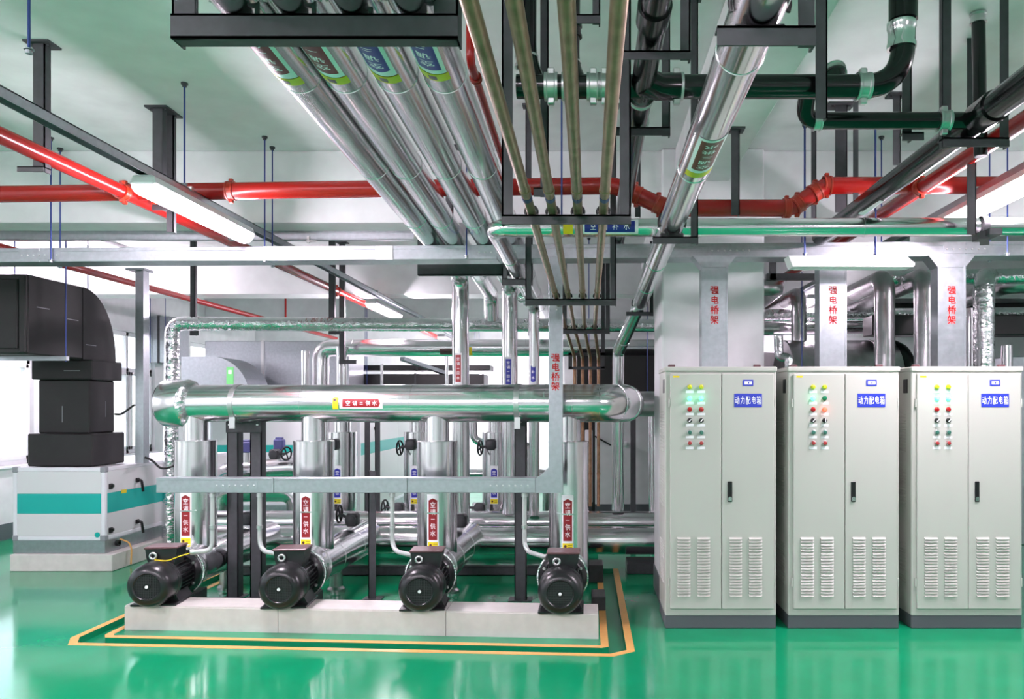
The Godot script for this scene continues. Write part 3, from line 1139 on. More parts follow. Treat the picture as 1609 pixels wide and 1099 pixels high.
func make_pump(called: String, label: String) -> Node3D:
	# built at the origin: motor axis along z, fan end at z = 0, feet on y = 0
	var t := thing(called, label, "pump")
	var ay := 0.157
	var c := Vector3(0, ay, 0)
	var fc := MB.new()
	fc.lathe(c, Vector3.FORWARD, [[0.086, 0.022], [0.086, 0.006], [0.092, 0.0], [0.106, 0.002], [0.128, 0.014], [0.144, 0.034], [0.152, 0.06], [0.155, 0.09], [0.155, 0.14], [0.152, 0.142], [0.152, 0.15], [0.155, 0.152], [0.155, 0.165], [0.152, 0.167], [0.152, 0.175], [0.155, 0.177], [0.155, 0.20], [0.13, 0.205]], 40)
	part(fc, "fan_cover", M.motor, t)
	var gd := MB.new()
	gd.lathe(c + Vector3(0, 0, -0.022), Vector3.BACK, [[0.087, 0], [0.0, 0.0]], 32)
	var gn := part(gd, "fan_opening", M.black, t)
	var gr := MB.new()
	for i in range(-7, 8):
		var o := i * 0.0112
		var l := sqrt(maxf(0.086 * 0.086 - o * o, 0.0))
		gr.box(c + Vector3(o, 0, -0.008), Vector3(0.0022, l * 2, 0.002))
		gr.box(c + Vector3(0, o, -0.0095), Vector3(l * 2, 0.0022, 0.002))
	part(gr, "grille", M.grille, gn)
	var hub := MB.new()
	hub.lathe(c + Vector3(0, 0, -0.008), Vector3.BACK, [[0.024, 0], [0.024, 0.004], [0.011, 0.004], [0.011, 0.006], [0.0, 0.007]], 20)
	part(hub, "hub", M.black, t)
	var cap := MB.new()
	cap.lathe(c + Vector3(0, 0, -0.002), Vector3.BACK, [[0.011, 0], [0.011, 0.003], [0.0, 0.005]], 16)
	part(cap, "hub_cap", M.paper, t)
	var bd := MB.new()
	bd.lathe(c, Vector3.FORWARD, [[0.118, 0.195], [0.118, 0.46]], 32)
	part(bd, "motor_body", M.motor, t)
	var fn := MB.new()
	for i in 30:
		var a := TAU * i / 30.0
		if sin(a) < -0.86:
			continue
		var dirn := Vector3(cos(a), sin(a), 0)
		fn.box(c + dirn * 0.128 + Vector3(0, 0, -0.325), Vector3(0.03, 0.006, 0.24), Basis(dirn, Vector3.BACK.cross(dirn), Vector3.BACK))
	part(fn, "cooling_fins", M.motor, t).set_meta("kind", "stuff")
	var fl := MB.new()
	fl.lathe(c, Vector3.FORWARD, [[0.11, 0.455], [0.15, 0.455], [0.172, 0.475], [0.175, 0.50], [0.12, 0.505]], 32)
	part(fl, "end_flange", M.motor, t)
	for i in 6:
		var a := TAU * (i + 0.5) / 6.0
		var bt := MB.new()
		bt.lathe(c + Vector3(cos(a), sin(a), 0) * 0.152 + Vector3(0, 0, -0.455), Vector3.BACK, [[0.011, -0.01], [0.011, 0.012], [0, 0.014]], 8)
		part(bt, "bolt", M.zinc, t)
	for s in [-1.0, 1.0]:
		var ft := MB.new()
		ft.span(Vector3(s * 0.155, 0.0, -0.10), Vector3(s * 0.05, 0.014, -0.43), 0.003)
		ft.prism(PackedVector2Array([Vector2(s * 0.145, 0.012), Vector2(s * 0.07, 0.012), Vector2(s * 0.06, 0.075), Vector2(s * 0.098, 0.10)]), Transform3D(Basis(), Vector3(0, 0, -0.40)), 0.22)
		part(ft, "foot", M.motor, t)
	var tb := MB.new()
	tb.prism(PackedVector2Array([Vector2(-0.08, 0.26), Vector2(0.08, 0.26), Vector2(0.10, 0.325), Vector2(0.108, 0.385), Vector2(-0.108, 0.385), Vector2(-0.10, 0.325)]), Transform3D(Basis(), Vector3(0.015, 0, -0.36)), 0.17)
	var tbn := part(tb, "terminal_box", M.motor, t)
	var lid := MB.new()
	lid.span(Vector3(-0.100, 0.385, -0.37), Vector3(0.130, 0.40, -0.18), 0.005)
	part(lid, "lid", M.motor_lid, tbn)
	var eye := MB.new()
	eye.ring(Vector3(-0.03, ay + 0.183, -0.168), Vector3.BACK, 0.021, 0.0085, 18)
	part(eye, "lifting_eye", M.zinc, t)
	var cs := MB.new()
	cs.lathe(c, Vector3.FORWARD, [[0.10, 0.50], [0.168, 0.505], [0.182, 0.52], [0.184, 0.56], [0.172, 0.61], [0.162, 0.66], [0.158, 0.70], [0.158, 0.95], [0.0, 0.955]], 36)
	var csn := part(cs, "pump_casing", M.silver, t)
	var sm := MB.new()
	sm.lathe(c, Vector3.FORWARD, [[0.18, 0.512], [0.189, 0.515], [0.189, 0.542], [0.18, 0.546]], 36)
	part(sm, "foil_seam", M.foil, csn)
	var lg := MB.new()
	lg.span(Vector3(-0.08, -0.17, -0.86), Vector3(0.08, -0.04, -0.60), 0.004)
	part(lg, "casing_stand", M.steel, t)
	return t


func handwheel(label: String, at: Vector3, ax: Vector3, gear: Vector3) -> void:
	# a valve drive: gearbox on the pipe, shaft and spoked hand wheel
	var t := thing("valve_drive", label, "valve", gear)
	var gb := MB.new()
	gb.box(gear, Vector3(0.11, 0.12, 0.11), Basis(), 0.02)
	gb.lathe(gear + Vector3(0, 0, 0.055), Vector3.BACK, [[0.05, 0], [0.05, 0.012], [0.035, 0.02], [0, 0.02]], 16)
	part(gb, "gearbox", M.steel, t)
	if ax == Vector3.ZERO:
		return
	var sh := MB.new()
	sh.tube([gear, at], 0.014, 10)
	part(sh, "shaft", M.steel, t)
	var wl := MB.new()
	wl.ring(at, ax, 0.078, 0.010, 28)
	var wn := part(wl, "hand_wheel", M.black, t)
	for i in 4:
		var a := TAU * i / 4.0 + 0.4
		var u := ax.cross(Vector3.UP).normalized()
		var sp := MB.new()
		sp.tube([at, at + (u * cos(a) + ax.cross(u) * sin(a)) * 0.078], 0.008, 6)
		part(sp, "spoke", M.black, wn)


func build_pump_row() -> void:
	# the long white plinth, in three poured lengths
	var pl := thing("pump_plinth", "long low white plinth under the four black pump motors", "plinth", W(-1.6, 0, 5.4))
	var ends := [0.0, 0.333, 0.687, 1.0]
	for i in 3:
		var mb := MB.new()
		var x0 := lerpf(-3.272, 0.066, ends[i]) + (0.0015 if i else 0.0)
		var x1 := lerpf(-3.272, 0.066, ends[i + 1]) - (0.0015 if i < 2 else 0.0)
		var f0 := 5.452 - (x0 + 3.272) * 0.0665
		var f1 := 5.452 - (x1 + 3.272) * 0.0665
		var e := 0.008
		var dep := 0.27
		mb.prism(PackedVector2Array([Vector2(x0, -f0), Vector2(x1, -f1), Vector2(x1, -f1 - dep), Vector2(x0, -f0 - dep)]), Transform3D(Basis(Vector3.RIGHT, Vector3.BACK, Vector3.UP), Vector3.ZERO), 0.162)
		mb.prism(PackedVector2Array([Vector2(x0 + e * 0.2, -f0 - e), Vector2(x1 - e * 0.2, -f1 - e), Vector2(x1 - e * 0.2, -f1 - dep + e), Vector2(x0 + e * 0.2, -f0 - dep + e)]), Transform3D(Basis(Vector3.RIGHT, Vector3.BACK, Vector3.UP), Vector3(0, 0.162, 0)), 0.008)
		part(mb, "plinth_section", M.plinth, pl)
	var fan := [W(-3.049, 0.170, 5.33), W(-2.11, 0.170, 5.26), W(-1.138, 0.170, 5.20), W(-0.19, 0.170, 5.13)]
	var said := ["pump with black finned motor at the end of the plinth nearest the air unit", "second black pump motor from the air handling unit", "third black pump motor from the air handling unit", "black pump motor nearest the switch cabinets, seen straight on"]
	var p0 := make_pump("pump", said[0])
	p0.set_meta("group", "pumps on the front plinth")
	p0.position = fan[0]
	p0.rotation.y = 0.10
	for i in range(1, 4):
		copy_of(p0, fan[i], said[i], "pumps on the front plinth", [0.10, 0.085, 0.06, 0.0][i])
	# risers up to the header
	var rx := [-3.184, -2.208, -1.205, -0.158]
	var rd := [6.27, 6.21, 6.15, 6.09]
	var top := 1.60
	var red := sticker("空调一供水", Color(0.53, 0.06, 0.10), "up")
	var where := ["beside the air handling unit", "second along the plinth", "third along the plinth", "behind the down-coming tray"]
	for i in 4:
		var x: float = rx[i]
		var d: float = rd[i]
		var t := thing("pump_riser", "silver clad vertical pump riser with red up-arrow label, " + where[i], "pipe", W(x, 0.3, d), "risers of the front pumps")
		var sl := MB.new()
		sl.lathe(W(x, 0.30, d), Vector3.UP, [[0.0, 0.0], [0.157, 0.0], [0.157, 0.998], [0.152, 1.003], [0.096, 1.006]], 40)
		part(sl, "sleeve", M.silver, t)
		var nk := MB.new()
		nk.lathe(W(x, 1.29, d), Vector3.UP, [[0.095, 0.0], [0.095, 0.34]], 32)
		part(nk, "neck", M.silver, t)
		for y in [1.288, 0.74]:
			var sb := MB.new()
			sb.lathe(W(x, y, d), Vector3.UP, [[0.155, 0], [0.1595, 0.002], [0.1595, 0.012], [0.155, 0.014]], 40)
			part(sb, "seam_band", M.silver, t)
		var ly := [0.692, 0.690, 0.680, 0.682][i] as float
		stick_on(t, W(x, ly, d), Vector3.UP, Vector3([-0.02, -0.05, -0.02, -0.02][i], 0, 1), 0.157, 0.425, 0.09, red)
	# the header
	var h0 := W(-3.26, top, 6.285)
	var h1 := W(0.30, top, 6.075)
	var hp := rounded([h0, h1, W(0.33, top, 7.3)], 0.30, 5)
	var hd := thing("pump_header", "long horizontal silver header pipe above the four pump risers", "pipe", W(-1.5, top - 0.15, 6.2))
	var hb := MB.new()
	hb.tube(hp, 0.15, 40)
	part(hb, "jacket", M.silver, hd)
	var axh := (h1 - h0).normalized()
	for s in [0.06, 0.98, 1.86, 2.42, 2.92, 3.14]:
		var sb := MB.new()
		sb.lathe(h0 + axh * s, axh, [[0.148, 0], [0.1525, 0.001], [0.1525, 0.011], [0.148, 0.012]], 40)
		part(sb, "seam_band", M.silver, hd)
	for k in [0.30, 0.52, 0.74]:
		var at := along(hp, path_length(hp) - 1.52 + k * 0.62)
		var sb := MB.new()
		sb.lathe(at[0], at[1], [[0.148, 0], [0.1525, 0.001], [0.1525, 0.009], [0.148, 0.01]], 40)
		part(sb, "seam_band", M.silver, hd)
	var ec := MB.new()
	ec.lathe(h0 + axh * 0.02, -axh, [[0.15, 0], [0.188, 0.0], [0.190, 0.015], [0.190, 0.19], [0.17, 0.215], [0.10, 0.228], [0, 0.23]], 40)
	part(ec, "end_cap", M.silver, hd)
	var fs := MB.new()
	fs.lathe(h0 + axh * 0.005, axh, [[0.189, 0], [0.196, 0.006], [0.190, 0.03], [0.172, 0.05], [0.152, 0.062]], 40)
	part(fs, "foil_collar", M.foil, hd)
	var hl := sticker("空调二供水", Color(0.58, 0.07, 0.11), "down", true, false)
	stick_on(hd, h0 + axh * (1.49), -axh, Vector3(0, 0.0, 1), 0.15, 0.345, 0.085, hl)
	var ys := MB.new()
	ys.decal(h0 + axh * 1.285, -axh, Vector3(0, 0.0, 1), 0.15, 0.045, 0.095)
	part(ys, "yellow_tag", M.yellow, hd)
	var yd := MB.new()
	yd.decal(h0 + axh * 1.280, -axh, Vector3(0, 0.18, 1), 0.1512, 0.02, 0.02)
	part(yd, "tag_mark", M.motor_lid, hd)
	# the smaller pipe that goes on behind the column
	pipe("insulated_pipe", "silver pipe leaving the header's elbow behind the white column", "pipe", [W(0.33, top, 7.3), W(2.6, top, 7.3)], 0.118, M.silver_old, {"seams": 0.5})
	# stands
	var s1 := thing("pipe_stand", "black double-post steel stand under the header near the first pump", "stand", W(-2.83, 0, 6.38))
	for x in [-2.92, -2.73]:
		var mb := MB.new()
		mb.span(W(x - 0.047, 0.008, 6.34), W(x - 0.039, 1.455, 6.43))
		mb.span(W(x - 0.047, 0.008, 6.34), W(x + 0.047, 1.455, 6.348))
		mb.span(W(x + 0.039, 0.008, 6.34), W(x + 0.047, 1.455, 6.43))
		part(mb, "post", M.steel, s1)
		var fp := MB.new()
		fp.span(W(x - 0.08, 0, 6.3), W(x + 0.08, 0.008, 6.47))
		part(fp, "foot_plate", M.steel, s1)
	var cp := MB.new()
	cp.span(W(-2.97, 1.36, 6.325), W(-2.68, 1.45, 6.338), 0.003)
	part(cp, "cap_plate", M.steel, s1)
	for x in [-2.94, -2.71]:
		var bt := MB.new()
		bt.lathe(W(x, 1.425, 6.325), Vector3.BACK, [[0.009, 0], [0.009, 0.006], [0, 0.007]], 8)
		part(bt, "bolt", M.zinc, s1)
	var s2 := thing("pipe_stand", "single black steel post carrying the low tray between the middle pumps", "stand", W(-1.76, 0, 6.3))
	var m2 := MB.new()
	m2.span(W(-1.795, 0.008, 6.30), W(-1.735, 1.05, 6.307))
	m2.span(W(-1.795, 0.008, 6.30), W(-1.788, 1.05, 6.36))
	part(m2, "post", M.steel, s2)
	var f2 := MB.new()
	f2.span(W(-1.84, 0, 6.27), W(-1.69, 0.008, 6.39))
	part(f2, "foot_plate", M.steel, s2)
	var a2 := MB.new()
	a2.span(W(-1.79, 0.96, 5.71), W(-1.74, 0.99, 6.30))
	part(a2, "arm", M.steel, s2)
	var s3 := thing("pipe_stand", "broad black steel post under the header next to the down-coming tray", "stand", W(-0.55, 0, 6.3))
	var m3 := MB.new()
	m3.span(W(-0.60, 0.008, 6.26), W(-0.505, 1.455, 6.267))
	m3.span(W(-0.60, 0.008, 6.26), W(-0.593, 1.455, 6.34))
	m3.span(W(-0.512, 0.008, 6.26), W(-0.505, 1.455, 6.34))
	part(m3, "post", M.steel, s3)
	var f3 := MB.new()
	f3.span(W(-0.65, 0, 6.23), W(-0.46, 0.008, 6.37))
	part(f3, "foot_plate", M.steel, s3)
	for q in [[-2.83, s1], [-0.55, s3]]:
		var st := MB.new()
		var pt: Vector3 = h0 + axh * (q[0] - h0.x)
		st.lathe(pt - axh * 0.02, axh, [[0.151, 0], [0.156, 0], [0.156, 0.04], [0.151, 0.04]], 36)
		st.box(pt + Vector3(0, -0.155, 0.12), Vector3(0.045, 0.09, 0.012))
		part(st, "strap", M.zinc, q[1])
	# steel sill behind the plinth that carries the pump casings' pipework
	var sl2 := thing("floor_channel", "long black steel channel on the floor behind the pump plinth", "channel", W(-1.2, 0, 7.25))
	var sm := MB.new()
	sm.span(W(-3.25, 0.0, 7.2), W(0.12, 0.085, 7.206))
	sm.span(W(-3.25, 0.079, 7.2), W(0.12, 0.085, 7.28))
	sm.span(W(-3.25, 0.0, 7.2), W(0.12, 0.006, 7.28))
	part(sm, "channel", M.steel, sl2)
	var sl3 := thing("floor_channel", "black steel channel on the floor beneath the second pump row", "channel", W(-1.6, 0, 8.4))
	var sn := MB.new()
	sn.span(W(-3.6, 0.0, 8.40), W(0.10, 0.15, 8.41))
	sn.span(W(-3.6, 0.144, 8.40), W(0.10, 0.15, 8.47))
	part(sn, "channel", M.steel, sl3)
	for b in [[W(0.02, 0, 5.95), W(0.13, 0.11, 6.20), "small black steel block on the floor beside the last pump"], [W(0.0, 0, 6.9), W(0.13, 0.16, 7.15), "black steel block on the floor behind the last pump"], [W(0.36, 0, 7.25), W(0.66, 0.10, 7.6), "black steel base under the suction pipe beside the column"]]:
		var t := thing("steel_block", b[2], "block", Vector3(b[0].x, 0, b[0].z))
		var mb := MB.new()
		mb.span(b[0], b[1], 0.006)
		part(mb, "block", M.steel, t)
	# suction pipes and the two low headers
	var low_front := pipe("suction_header", "thick low silver header pipe running behind the pumps near the floor", "pipe", [W(-3.9, 0.27, 7.62), W(2.4, 0.27, 7.50)], 0.135, M.silver, {"seams": 0.9})
	var low_back := pipe("suction_header", "low silver header pipe running just behind the thicker one", "pipe", [W(-4.0, 0.36, 8.15), W(2.4, 0.36, 8.05)], 0.12, M.silver, {"seams": 1.1})
	for i in 4:
		var x: float = [-3.13, -2.16, -1.17, -0.17][i]
		var d: float = fan[i].z * -1.0
		var t := pipe("suction_pipe", ["short fat silver suction pipe behind the first pump", "short fat silver suction pipe behind the second pump", "short fat silver suction pipe behind the third pump", "short fat silver suction pipe behind the pump facing straight on"][i], "pipe", [W(x, 0.325, d + 0.8), W(x, 0.325, d + 1.5), W(x, 0.30, 7.56)], 0.152, M.silver, {"seams": 0.55, "first": 0.35, "group": "suction pipes of the front pumps"})
		var sd := MB.new()
		sd.lathe(W(x, 0.0, d + 1.35), Vector3.UP, [[0.075, 0], [0.075, 0.02], [0.055, 0.04], [0.05, 0.22]], 20)
		part(sd, "pipe_foot", M.silver_old, t)
		if i < 3:
			handwheel(["valve drive on the suction pipe behind the first pump", "valve drive on the suction pipe behind the second pump", "valve drive on the suction pipe behind the third pump"][i], W(x - 0.10, 0.60, d + 1.75), Vector3.RIGHT, W(x + 0.02, 0.55, d + 1.75))
	# grey conduits from the tray down to the motors
	var cx := [[-2.734, 5.62, 0.19], [-2.391, 5.62, -0.10], [-1.427, 5.62, -0.10], [-0.467, 5.62, -0.10]]
	for i in 4:
		var x: float = cx[i][0]
		var d: float = cx[i][1]
		var mx: float = fan[i].x + cx[i][2]
		var md: float = -fan[i].z + 0.24
		var yy := 0.525
		var t := pipe("cable_conduit", ["pale conduit bending down from the tray to the first pump motor", "pale conduit bending down from the tray to the second pump motor", "pale conduit bending down from the tray to the third pump motor", "pale conduit bending down from the tray to the last pump motor"][i], "conduit", [W(x, 0.95, d), W(x, yy, d), W(mx, yy, md)], 0.0165, M.grey_conduit, {"bend": 0.10, "body": "tube", "group": "motor conduits", "seg": 14})
		for q in [[W(x, 0.93, d), Vector3.UP], [W(x, 0.70, d), Vector3.UP], [W(mx, yy, md), (W(mx, yy, md) - W(x, yy, d)).normalized()]]:
			var cb := MB.new()
			cb.lathe(q[0] - q[1] * 0.012, q[1], [[0.016, 0], [0.022, 0.0], [0.022, 0.022], [0.016, 0.024]], 12)
			part(cb, "gland", M.zinc, t)
	pipe("earth_wire", "thin yellow-green earth wire on the first pump motor", "wire", [W(fan[0].x - 0.03, 0.485, 5.485), W(fan[0].x + 0.06, 0.475, 5.485), W(fan[0].x + 0.14, 0.51, 5.50), W(fan[0].x + 0.2, 0.52, 5.6)], 0.004, M.yellow, {"bend": 0.04, "body": "wire", "seg": 6})


# ---------------------------------------------------------------- galvanised cable trays

func tray_box(mb: MB, a: Vector3, z: Vector3, h: float, dep: float) -> void:
	# a covered tray between two points of its lower front edge, with a folded lid
	var ax := (z - a).normalized()
	var back := Vector3.UP.cross(ax).normalized()
	if back.z > 0:
		back = -back
	var b := Basis(back, Vector3.UP, ax)
	mb.box((a + z) / 2 + Vector3(0, h / 2, 0) + back * dep / 2, Vector3(dep, h, (z - a).length()), b, 0.003)
	mb.box((a + z) / 2 + Vector3(0, h - 0.012, 0) + back * dep / 2, Vector3(dep + 0.006, 0.028, (z - a).length()), b, 0.002)


func splice(c: Vector3, ax: Vector3, h: float, parent: Node) -> void:
	# a joint plate with a row of bolts on the tray's front
	var front := Vector3(0, 0, 1)
	var b := Basis(front, Vector3.UP, ax)
	var mb := MB.new()
	mb.box(c + front * 0.002, Vector3(0.003, h * 0.62, 0.32), b)
	var p := part(mb, "splice_plate", M.galv, parent)
	for i in 7:
		var bb := MB.new()
		bb.lathe(c + ax * (i - 3) * 0.045 + front * 0.0035, front, [[0.0075, 0], [0.006, 0.004], [0, 0.005]], 8)
		part(bb, "bolt", M.zinc, p)


func build_trays() -> void:
	# the long level tray across the room
	var t := thing("cable_tray", "long galvanised cable tray crossing the room above the cabinets", "cable tray", W(-0.8, 2.667, 5.7))
	var a := W(-5.75, 2.667, 5.895)
	var z := W(3.95, 2.667, 5.572)
	var cuts := [0.0, 0.165, 0.3445, 0.523, 0.70, 0.875, 1.0]
	var ax := (z - a).normalized()
	for i in 6:
		var mb := MB.new()
		tray_box(mb, a.lerp(z, cuts[i]) + ax * 0.001, a.lerp(z, cuts[i + 1]) - ax * 0.001, 0.103, 0.2)
		part(mb, "tray_section", M.galv, t)
		if i < 5:
			splice(a.lerp(z, cuts[i + 1]) + Vector3(0, 0.05, 0), ax, 0.1, t)
	# a brighter bent joint piece
	var jb := MB.new()
	var jc := a.lerp(z, 0.436)
	jb.box(jc + Vector3(0, 0.05, 0.004), Vector3(0.005, 0.104, 0.13), Basis(Vector3.BACK, Vector3.UP, ax))
	part(jb, "joint_cover", M.zinc, t)
	# upright runs into the cabinets
	var drops := [[0.82, 1.005, "upright galvanised tray between the long tray and the cabinet by the column", true], [1.673, 1.867, "upright galvanised tray down to the middle cabinet", false], [2.53, 2.729, "upright galvanised tray with flared top on the outermost cabinet", true]]
	for q in drops:
		var d := 5.60
		var x0: float = q[0]
		var x1: float = q[1]
		var u := thing("cable_tray", q[2], "cable tray", W((x0 + x1) / 2, 1.855, d), "upright trays over the cabinets")
		var mb := MB.new()
		mb.span(W(x0, 1.857, d), W(x1, 2.667 if not q[3] else 2.585, d + 0.13), 0.004)
		part(mb, "tray_section", M.galv, u)
		var lid := MB.new()
		lid.span(W(x0 - 0.002, 1.857, d - 0.003), W(x0 + 0.01, 2.60, d + 0.02))
		lid.span(W(x1 - 0.01, 1.857, d - 0.003), W(x1 + 0.002, 2.60, d + 0.02))
		part(lid, "lid_edge", M.galv, u)
		if q[3]:
			var fl := MB.new()
			fl.prism(PackedVector2Array([Vector2(x0, 2.583), Vector2(x1, 2.583), Vector2(x1 + 0.068, 2.668), Vector2(x0 - 0.068, 2.668)]), Transform3D(Basis(), W(0, 0, d + 0.13)), 0.13)
			part(fl, "flared_top", M.galv, u)
		letters("强电桥架", Transform3D(Basis(), W((x0 + x1) / 2 - 0.031, 2.446, d - 0.0005)), Vector2(0.060, 0.060), Vector2(0, -0.0715), 0.0075, u, M.letter_red)
	# the tray that comes down and runs along the pumps
	var v := thing("cable_tray", "galvanised tray coming down and turning along above the pumps", "cable tray", W(-1.7, 0.948, 5.6))
	var d := 5.60
	var vb := MB.new()
	vb.span(W(-0.29, 1.06, d), W(-0.189, 2.667, d + 0.10), 0.003)
	part(vb, "upright_section", M.galv, v)
	var hb := MB.new()
	var xr := -0.189
	var cut2 := [-3.134, -2.281, -1.314, -0.383]
	for i in 3:
		var sb := MB.new()
		sb.span(W(cut2[i] + 0.001, 0.948, d), W(cut2[i + 1] - 0.001, 1.054, d + 0.10), 0.003)
		sb.span(W(cut2[i] + 0.001, 1.040, d - 0.003), W(cut2[i + 1] - 0.001, 1.057, d + 0.103), 0.002)
		part(sb, "level_section", M.galv, v)
	var gp := MB.new()
	gp.prism(PackedVector2Array([Vector2(cut2[3], 0.948), Vector2(xr, 0.948), Vector2(xr, 1.06), Vector2(xr, 1.17), Vector2(-0.29, 1.13), Vector2(-0.346, 1.075), Vector2(cut2[3], 1.054)]), Transform3D(Basis(), W(0, 0, d + 0.10)), 0.103)
	part(gp, "corner_piece", M.galv, v)
	for x in [-2.558, -0.576]:
		splice(W(x, 1.0, d), Vector3.RIGHT, 0.1, v)
	var br := MB.new()
	br.span(W(-2.95, 0.955, d + 0.10), W(-2.90, 0.99, 6.345))
	br.span(W(-0.57, 0.955, d + 0.10), W(-0.53, 0.99, 6.262))
	part(br, "support_arm", M.steel, v)
	letters("强电桥架", Transform3D(Basis(), W((-0.29 + -0.189) / 2 - 0.031, 1.957, d - 0.0005)), Vector2(0.060, 0.060), Vector2(0, -0.069), 0.0075, v, M.letter_red)
	var hole := MB.new()
	for i in 6:
		hole.lathe(W((-0.29 + -0.189) / 2 + 0.008, 2.45 - i * 0.035, d), Vector3.BACK, [[0.006, 0], [0.004, 0.003], [0, 0.003]], 8)
	part(hole, "bolt_row", M.zinc, v)
	# the drop beside the first air handling unit
	var g := thing("cable_tray", "upright galvanised tray standing on the first air handling unit", "cable tray", W(-4.59, 0.99, 7.9))
	var gb := MB.new()
	gb.span(W(-4.636, 0.995, 7.9), W(-4.545, 2.98, 8.0), 0.003)
	gb.span(W(-4.558, 0.995, 7.88), W(-4.538, 2.98, 7.9))
	part(gb, "tray_section", M.galv, g)
	var gc := MB.new()
	gc.span(W(-4.714, 2.965, 7.86), W(-4.519, 2.99, 8.04), 0.003)
	part(gc, "top_bracket", M.galv, g)
	# a thin channel under the cross beam
	var n := thing("strut_channel", "thin galvanised channel fixed under the nearest cross beam", "channel", W(-3, 2.94, 6.42))
	var nb := MB.new()
	nb.span(W(-6.6, 2.955, 6.40), W(-1.45, 3.03, 6.404))
	nb.span(W(-6.6, 2.955, 6.40), W(-1.45, 2.96, 6.45))
	part(nb, "channel", M.galv, n)
	var nc := MB.new()
	nc.box(W(-2.318, 2.955, 6.395), Vector3(0.02, 0.06, 0.02))
	nc.box(W(-2.291, 2.94, 6.39), Vector3(0.08, 0.012, 0.02))
	part(nc, "beam_clamp", M.zinc, n)


# ---------------------------------------------------------------- pipes under the ceiling

func u_clamp(t: Node3D, c: Vector3, r: float, m: Material) -> void:
	# a U bolt round a pipe that runs along z
	var mb := MB.new()
	mb.ring(c, Vector3.BACK, r + 0.006, 0.005, 14, -0.35, PI + 0.35, Vector3.RIGHT)
	part(mb, "u_bolt", m, t)


func build_ceiling_pipes() -> void:
	bundle()
	copper_lines()
	silver_run()
	make_up_line()
	black_drains()
	fire_pipes()
	hangers()


func bundle() -> void:
	# four silver pipes side by side, running away from the viewer over the long tray
	var r := 0.082
	var y := 2.855
	var red := sticker("空调一供水", Color(0.48, 0.10, 0.13), "up", false, false)
	var red2 := sticker("空调一回水", Color(0.48, 0.10, 0.13), "none", false, false)
	var blue := sticker("空调二供水", Color(0.18, 0.20, 0.58), "up", false, false)
	var blue2 := sticker("空调二回水", Color(0.18, 0.20, 0.58), "none", false, false)
	var x0 := [-1.086, -0.912, -0.738, -0.563]
	# [end depth, end x, down to y]
	var v1 := -1.238
	var paths := [
		[W(-1.055, y, 1.35), W(-1.245, y, 7.5), W(v1, 0.42, 7.52)],
		[W(-0.882, y, 1.35), W(-1.10, y, 8.72), W(-1.10, 2.56, 8.80)],
		[W(-0.708, y, 1.35), W(-0.823, y, 8.06), W(-0.823, 0.46, 8.08)],
		[W(-0.533, y, 1.35), W(-0.62, y, 9.4), W(-0.62, y - 0.02, 10.6)],
	]
	var said := ["outermost silver pipe of the overhead bundle, red arrow label, dropping to the floor", "second silver pipe of the overhead bundle, red label without arrow tip", "third silver pipe of the overhead bundle, blue arrow label", "innermost silver pipe of the overhead bundle, next to the copper lines"]
	for i in 4:
		var t := pipe("insulated_pipe", said[i], "pipe", paths[i], r, M.silver, {"bend": 0.16, "seams": 1.12, "first": 1.62, "group": "silver pipe bundle", "seg": 32})
		var ax: Vector3 = (paths[i][1] - paths[i][0]).normalized()
		var c: Vector3 = paths[i][0] + ax * (1.28 + [0.0, -0.01, -0.02, -0.04][i])
		stick_on(t, c, ax, Vector3(-0.25, -1, 0.12), r, 0.40, 0.115, [red, red2, blue, blue2][i])
		var yb := MB.new()
		yb.decal(c + ax * 0.235, ax, Vector3(-0.25, -1, 0.12), r, 0.055, 0.125)
		part(yb, "yellow_tag", M.yellow, t)
		var yd := MB.new()
		yd.decal(c + ax * 0.235, ax, Vector3(-0.25, -1, 0.12), r + 0.0012, 0.03, 0.03)
		part(yd, "tag_mark", M.motor_lid, t)
		if i == 0:
			stick_on(t, at_height(paths[0][1], paths[0][2], 1.943), Vector3.UP, Vector3(-0.15, 0, 1), r, 0.30, 0.072, sticker("空调一回水", Color(0.62, 0.10, 0.14), "none", false, false))
		if i == 2:
			stick_on(t, at_height(paths[2][1], paths[2][2], 1.938), Vector3.UP, Vector3(-0.1, 0, 1), r, 0.30, 0.078, sticker("空调一回水", Color(0.16, 0.18, 0.62), "none", false, false))
	# the two racks
	var k := rack("broad black channel rack holding the silver pipe bundle at the top of view", -1.278, -0.40, 2.37, 2.698, 0.075, 0.07, CEIL, {"channel": true})
	var inner := MB.new()
	inner.span(W(-1.21, 2.752, 2.375), W(-0.465, 2.772, 2.385))
	for x in [-1.21, -1.02, -0.845, -0.67, -0.47]:
		inner.span(W(x - 0.006, 2.752, 2.375), W(x + 0.006, 2.85, 2.385))
	part(inner, "pipe_rest", M.steel, k)
	for i in 4:
		u_clamp(k, paths[i][0].lerp(paths[i][1], (2.39 - 1.35) / (-paths[i][1].z - 1.35)), r, M.zinc)
	rack("black channel rack under the silver bundle beyond the long tray", -1.42, -0.58, 6.42, 2.665, 0.103, 0.05, BEAM, {"channel": true, "plate": false})


